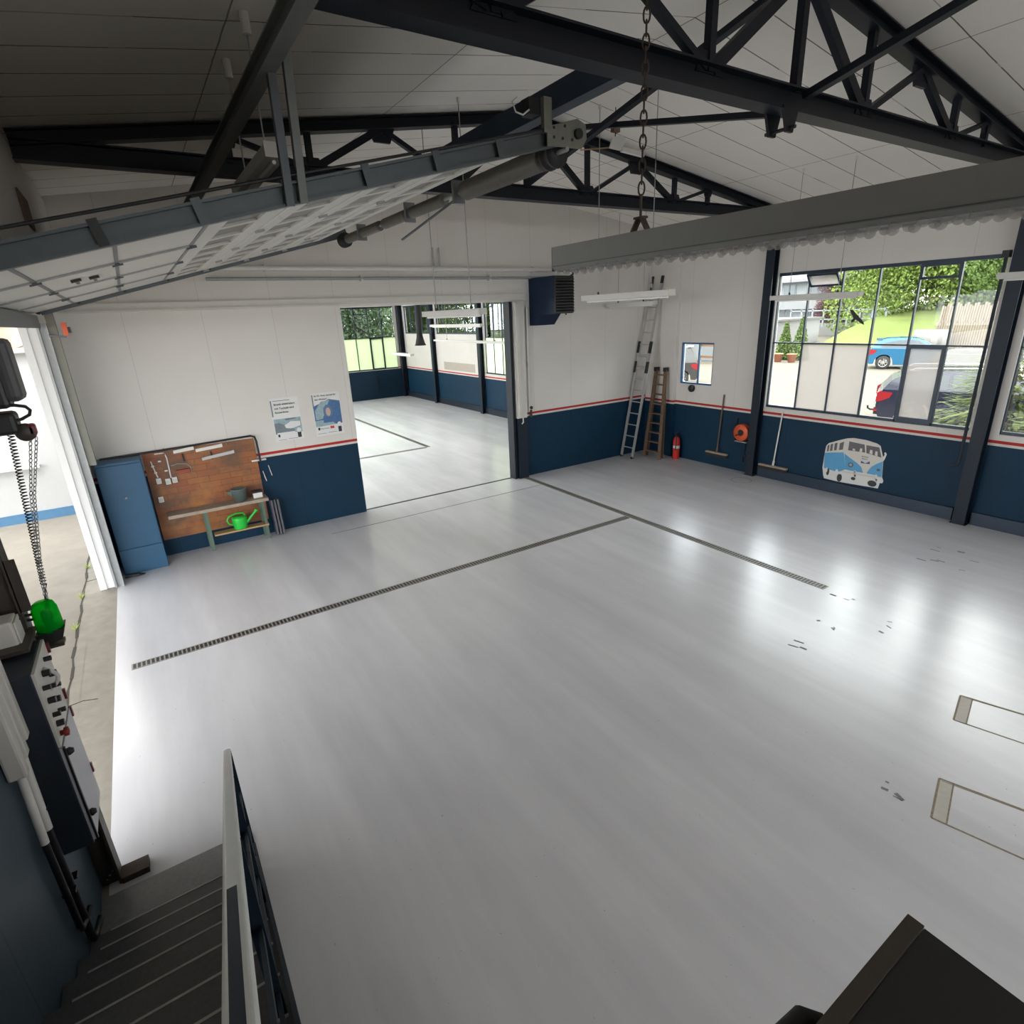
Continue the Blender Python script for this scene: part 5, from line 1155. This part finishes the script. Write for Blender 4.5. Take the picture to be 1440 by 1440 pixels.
# carport seen through the small window
t = thing('timber_carport', 'white carport with orange timbers behind the small window', 'carport', (30, 24, 0))
part('wall', MB().box((31, 23.1, 0), (31.2, 32, 3.4)), house_w, t)
part('post', MB().box((29.5, 24.0, 0), (29.7, 24.2, 3.4)), house_w, t); part('beam', MB().box((29.6, 22.95, .32), (29.75, 24, .45)), timber_o, t); part('beam', MB().box((29.6, 22.95, 1.0), (29.75, 24, 1.12)), timber_o, t); part('brace', MB().bar((29.6, 23.9, 1.12), (29.6, 23.5, 2.0), .16, .1, (1, 0, 0)), timber_o, t)

# ------------------------------------------------------------------ cars
def arc(cx, cz, r, a0, a1, n=8): return [(cx + r * math.cos(a0 + (a1 - a0) * i / n), cz + r * math.sin(a0 + (a1 - a0) * i / n)) for i in range(n + 1)]
def car(xn, yr, hd, L, W, H, kind, paint, label, rot=0):
    """xn = x of the side facing the hall, yr = y of the rear, hd = heading along y (+1/-1)"""
    t = thing('parked_car', label, 'car', (xn + W / 2, yr + hd * L / 2, -.02), 'parked cars')
    fy = lambda u: yr + hd * u
    wr, r = L * (.16 if kind == 'suv' else .185), .33
    wf = L * .80
    low = [(.06, .32), (.10, .24), (wr - .42, .24)] + arc(wr, .30, .40, PI, 0, 8) + [(wr + .42, .20), (wf - .42, .20)] + arc(wf, .30, .40, PI, 0, 8) + [(L - .10, .24), (L, .40), (L - .02, .62), (L - .20, .76), (L * .72, .93), (L * .5, .96), (.12, 1.0), (0.02, .88), (0, .55)]
    b = MB(); n = len(low)
    xs_ = [xn + .0, xn + .10, xn + W - .10, xn + W]
    b.prism(low, lambda a, c, q: (q, fy(a), c), xn, xn + W); part('body', b, paint, t, bev=.05)
    if kind == 'hatch': gh = [(.10, .97), (.22, 1.18), (.42, H - .10), (.75, H - .02), (1.4, H), (L * .52, H - .03), (L * .60, H - .14), (L * .76, .94)]; wins = [[(.50, 1.03), (.62, 1.24), (1.20, H - .12), (1.62, H - .10), (1.62, 1.0)], [(1.70, 1.0), (1.70, H - .10), (L * .54, H - .13), (L * .70, .98)]]
    elif kind == 'estate': gh = [(.10, .97), (.30, 1.25), (.62, H - .08), (1.0, H - .02), (2.2, H), (L * .55, H - .05), (L * .60, H - .10), (L * .74, .94)]; wins = [[(.62, 1.02), (.80, 1.22), (1.02, H - .14), (1.55, H - .11), (1.55, 1.0)], [(1.63, 1.0), (1.63, H - .11), (2.5, H - .10), (2.5, .99)], [(2.58, .99), (2.58, H - .11), (L * .585, H - .14), (L * .69, .97)]]
    else: gh = [(.06, .97), (.20, 1.25), (.42, H - .06), (.9, H - .02), (2.0, H), (L * .55, H - .05), (L * .62, H - .14), (L * .76, .96)]; wins = [[(.42, 1.06), (.55, H - .20), (1.35, H - .16), (1.35, 1.04)], [(1.45, 1.04), (1.45, H - .16), (2.3, H - .15), (2.3, 1.02)], [(2.4, 1.02), (2.4, H - .16), (L * .57, H - .18), (L * .70, .99)]]
    tp = lambda c: .04 + .17 * max(0, (c - .95)) / (H - .95)
    b = MB(); n = len(gh); vs = [(xn + tp(c), fy(a), c) for a, c in gh] + [(xn + W - tp(c), fy(a), c) for a, c in gh]
    b.add(vs, [(i, (i + 1) % n, n + (i + 1) % n, n + i) for i in range(n)]); b.add(vs[:n], [tuple(range(n))]); b.add(vs[n:], [tuple(range(n))[::-1]]); part('cabin', b, paint, t, bev=.03)
    for w in wins:
        for sgn in (0, 1):
            b = MB(); f0 = lambda c, e: (xn + tp(c) - e) if sgn == 0 else (xn + W - tp(c) + e); m = len(w)
            vs = [(f0(c, .006), fy(a), c) for a, c in w] + [(f0(c, -.03), fy(a), c) for a, c in w]
            b.add(vs, [(i, (i + 1) % m, m + (i + 1) % m, m + i) for i in range(m)] + [tuple(range(m)), tuple(range(m, 2 * m))[::-1]]); part('side_window', b, car_glass, t)
    # rear and front screens
    g0, g1, g2 = gh[0], gh[1], gh[2]
    def screen(name, a, c2, off):
        b = MB(); (u0, z0), (u1, z1) = a, c2; e0, e1 = tp(z0) + .10, tp(z1) + .08
        vs = [(xn + e0, fy(u0 + off), z0 + .03), (xn + W - e0, fy(u0 + off), z0 + .03), (xn + W - e1, fy(u1 + off), z1), (xn + e1, fy(u1 + off), z1)]; vs += [(x, y - hd * off * 2, z) for x, y, z in vs]
        b.add(vs, [(0, 1, 2, 3), (7, 6, 5, 4), (0, 4, 5, 1), (1, 5, 6, 2), (2, 6, 7, 3), (3, 7, 4, 0)]); part(name, b, car_glass, t)
    screen('rear_screen', (gh[1][0] - .02, gh[1][1] - .12), (gh[2][0], gh[2][1] - .03), -.02); screen('windscreen', gh[-1], (gh[-2][0], gh[-2][1]), .02)
    b = MB().box((xn + .15, fy(gh[2][0] - .15), gh[2][1] - .0), (xn + W - .15, fy(gh[2][0] + .10), gh[2][1] + .03)); part('spoiler', b, paint, t)
    for sx in (0, 1):
        x0, x1 = (xn - .012, xn + .22) if sx == 0 else (xn + W - .22, xn + W + .012)
        part('tail_light', MB().prism([(-.012, .66), (-.012, .90), (.05, .95), (.36, .92), (.30, .78), (.10, .68)], lambda a, c, q: (q, fy(a), c), x0, x1), tail_red, t, bev=.01)
        part('head_light', MB().box((x0, fy(L - .30), .60), (x1, fy(L - .06), .74)), chrome, t)
        part('mirror', MB().box(((xn - .14) if sx == 0 else (xn + W), fy(L * .66), .98), (xn if sx == 0 else (xn + W + .14), fy(L * .66 + .14), 1.12)), paint, t, bev=.03)
        for u in (wr, wf):
            xc = xn + .11 if sx == 0 else xn + W - .11; s = -1 if sx == 0 else 1
            w = part('wheel', MB().lathe([(.20, -.10), (.30, -.10), (.33, -.07), (.33, .07), (.30, .10), (.20, .10)], (xc, fy(u), .31), (s, 0, 0), 24), tyre, t)
            b = MB().lathe([(.0, .06), (.05, .085), (.06, .06), (.06, .0), (0, 0)], (xc, fy(u), .31), (s, 0, 0), 14); b.lathe([(.19, .02), (.19, .095), (.215, .10), (.215, .02)], (xc, fy(u), .31), (s, 0, 0), 24)
            for k in range(8):
                a = 2 * PI * k / 8; c = V((xc + s * .075, fy(u), .31)); b.bar(c + V((0, .04 * math.cos(a), .04 * math.sin(a))), c + V((0, .20 * math.cos(a), .20 * math.sin(a))), .04, .025, (s, 0, 0))
            sub('rim', b, chrome, w)
    part('rear_bumper', MB().box((xn + .03, fy(-.03), .30), (xn + W - .03, fy(.14), .52)), paint if kind != 'suv' else black_pl, t, bev=.03)
    part('reflector', MB().box((xn - .004, fy(-.036), .40), (xn + .25, fy(.05), .46)), tail_red, t)
    if kind == 'estate':
        part('tow_hitch', MB().path([(xn + W / 2, fy(.1), .32), (xn + W / 2, fy(-.10), .30), (xn + W / 2, fy(-.17), .34), (xn + W / 2, fy(-.18), .42)], .025), dark_met, t)
    if kind != 'hatch':
        for sx in (xn + .24, xn + W - .24): part('roof_rail', MB().path([(sx, fy(.7), H - .01), (sx, fy(.8), H + .05), (sx, fy(L * .5), H + .05), (sx, fy(L * .55), H - .01)], .016), chrome, t)
    if rot:   # turn about the rear corner on the hall side
        R2 = Matrix.Rotation(rot, 3, 'Z'); c = V((xn, yr, -.02)); t.location = c + R2 @ (V(t.location) - c); t.rotation_euler.z = rot
    part('number_plate', MB().box((xn + W / 2 - .26, fy(-.045), .60), (xn + W / 2 + .26, fy(-.0), .72)), paper, t)
car(31.1, 14.85, -1, 3.75, 1.66, 1.48, 'hatch', car_blue, 'bright blue hatchback parked beyond the big window', math.radians(25))
car(17.1, 7.75, -1, 4.7, 1.8, 1.50, 'estate', car_navy, 'dark navy estate car with tow hitch close to the big window', math.radians(25))
car(21.05, 17.1, 1, 4.6, 1.85, 1.68, 'suv', car_grey, 'grey off-road car seen through the small window', math.radians(40))

# ------------------------------------------------------------------ sky, camera
w = bpy.data.worlds.new('overcast_sky'); S.world = w; w.use_nodes = True; nt = w.node_tree; nt.nodes.clear()
out = nd(nt, 'ShaderNodeOutputWorld'); bg = nd(nt, 'ShaderNodeBackground'); tc = nd(nt, 'ShaderNodeTexCoord')
X = xyz(nt, tc.outputs['Generated']); nz = noise(nt, 2.2, 5, tc.outputs['Generated'])
sky = mix(nt, ramp(nt, nz, [(.4, (0, 0, 0)), (.62, (1, 1, 1))]), (0.90, 0.95, 1.0), (1.0, 0.985, 0.955))
nt.links.new(sky, bg.inputs[0]); bg.inputs[1].default_value = 9.0; nt.links.new(bg.outputs[0], out.inputs[0])
# portals guide sampling of the daylight through the openings
def portal(loc, sx, sy, nrm):
    l = bpy.data.lights.new('daylight_portal', 'AREA'); l.shape = 'RECTANGLE'; l.size = sx; l.size_y = sy; l.cycles.is_portal = True
    o = bpy.data.objects.new('daylight_portal', l); COL.objects.link(o); o.location = loc; o.rotation_euler = V(nrm).to_track_quat('-Z', 'Y').to_euler()
    o['kind'] = 'helper'
portal((-1.15, 6.47, 1.78), 3.5, 5.3, (1, 0, 0)); portal((XR + .16, 5.06, 2.66), 2.5, 3.4, (-1, 0, 0)); portal((XR + .16, 1.24, 2.66), 2.5, 3.4, (-1, 0, 0)); 
portal((5.3, Y0 - .16, 3.4), 8.6, 1.6, (0, 1, 0))
portal((XR + .16, 16.1, 2.66), 2.5, 3.3, (-1, 0, 0)); portal((6.5, YE + .17, 2.6), 7.1, 2.6, (0, -1, 0)); portal((-1.2, 20.8, 2.4), 4, 7.2, (1, 0, 0)); portal((XR + .16, 21.4, 3.3), 1.2, 6.6, (-1, 0, 0))

cam = bpy.data.cameras.new('camera'); cam.sensor_width = 36; cam.lens = 792.0 / 1440 * 36; cam.clip_start = .05; cam.clip_end = 400
co = bpy.data.objects.new('camera', cam); COL.objects.link(co)
Rm = Matrix(((0.83568592, -0.5476396, -0.04147173), (-0.21493223, -0.25662241, -0.9423105), (0.50540397, 0.79638923, -0.33216113)))
m = Matrix((Rm[0], -Rm[1], -Rm[2])).transposed().to_4x4(); m.translation = (0, 0, 3.4); co.matrix_world = m
S.camera = co
S.view_settings.view_transform = 'Standard'; S.view_settings.look = 'None'; S.view_settings.gamma = 1.0; S.view_settings.exposure = 0.0
S.view_settings.use_curve_mapping = False
S.cycles.use_denoising = True
S.cycles.max_bounces = 8; S.cycles.diffuse_bounces = 5; S.cycles.glossy_bounces = 3; S.cycles.transparent_max_bounces = 12; S.cycles.transmission_bounces = 4
S.cycles.sample_clamp_indirect = 6.0; S.cycles.caustics_reflective = False; S.cycles.caustics_refractive = False
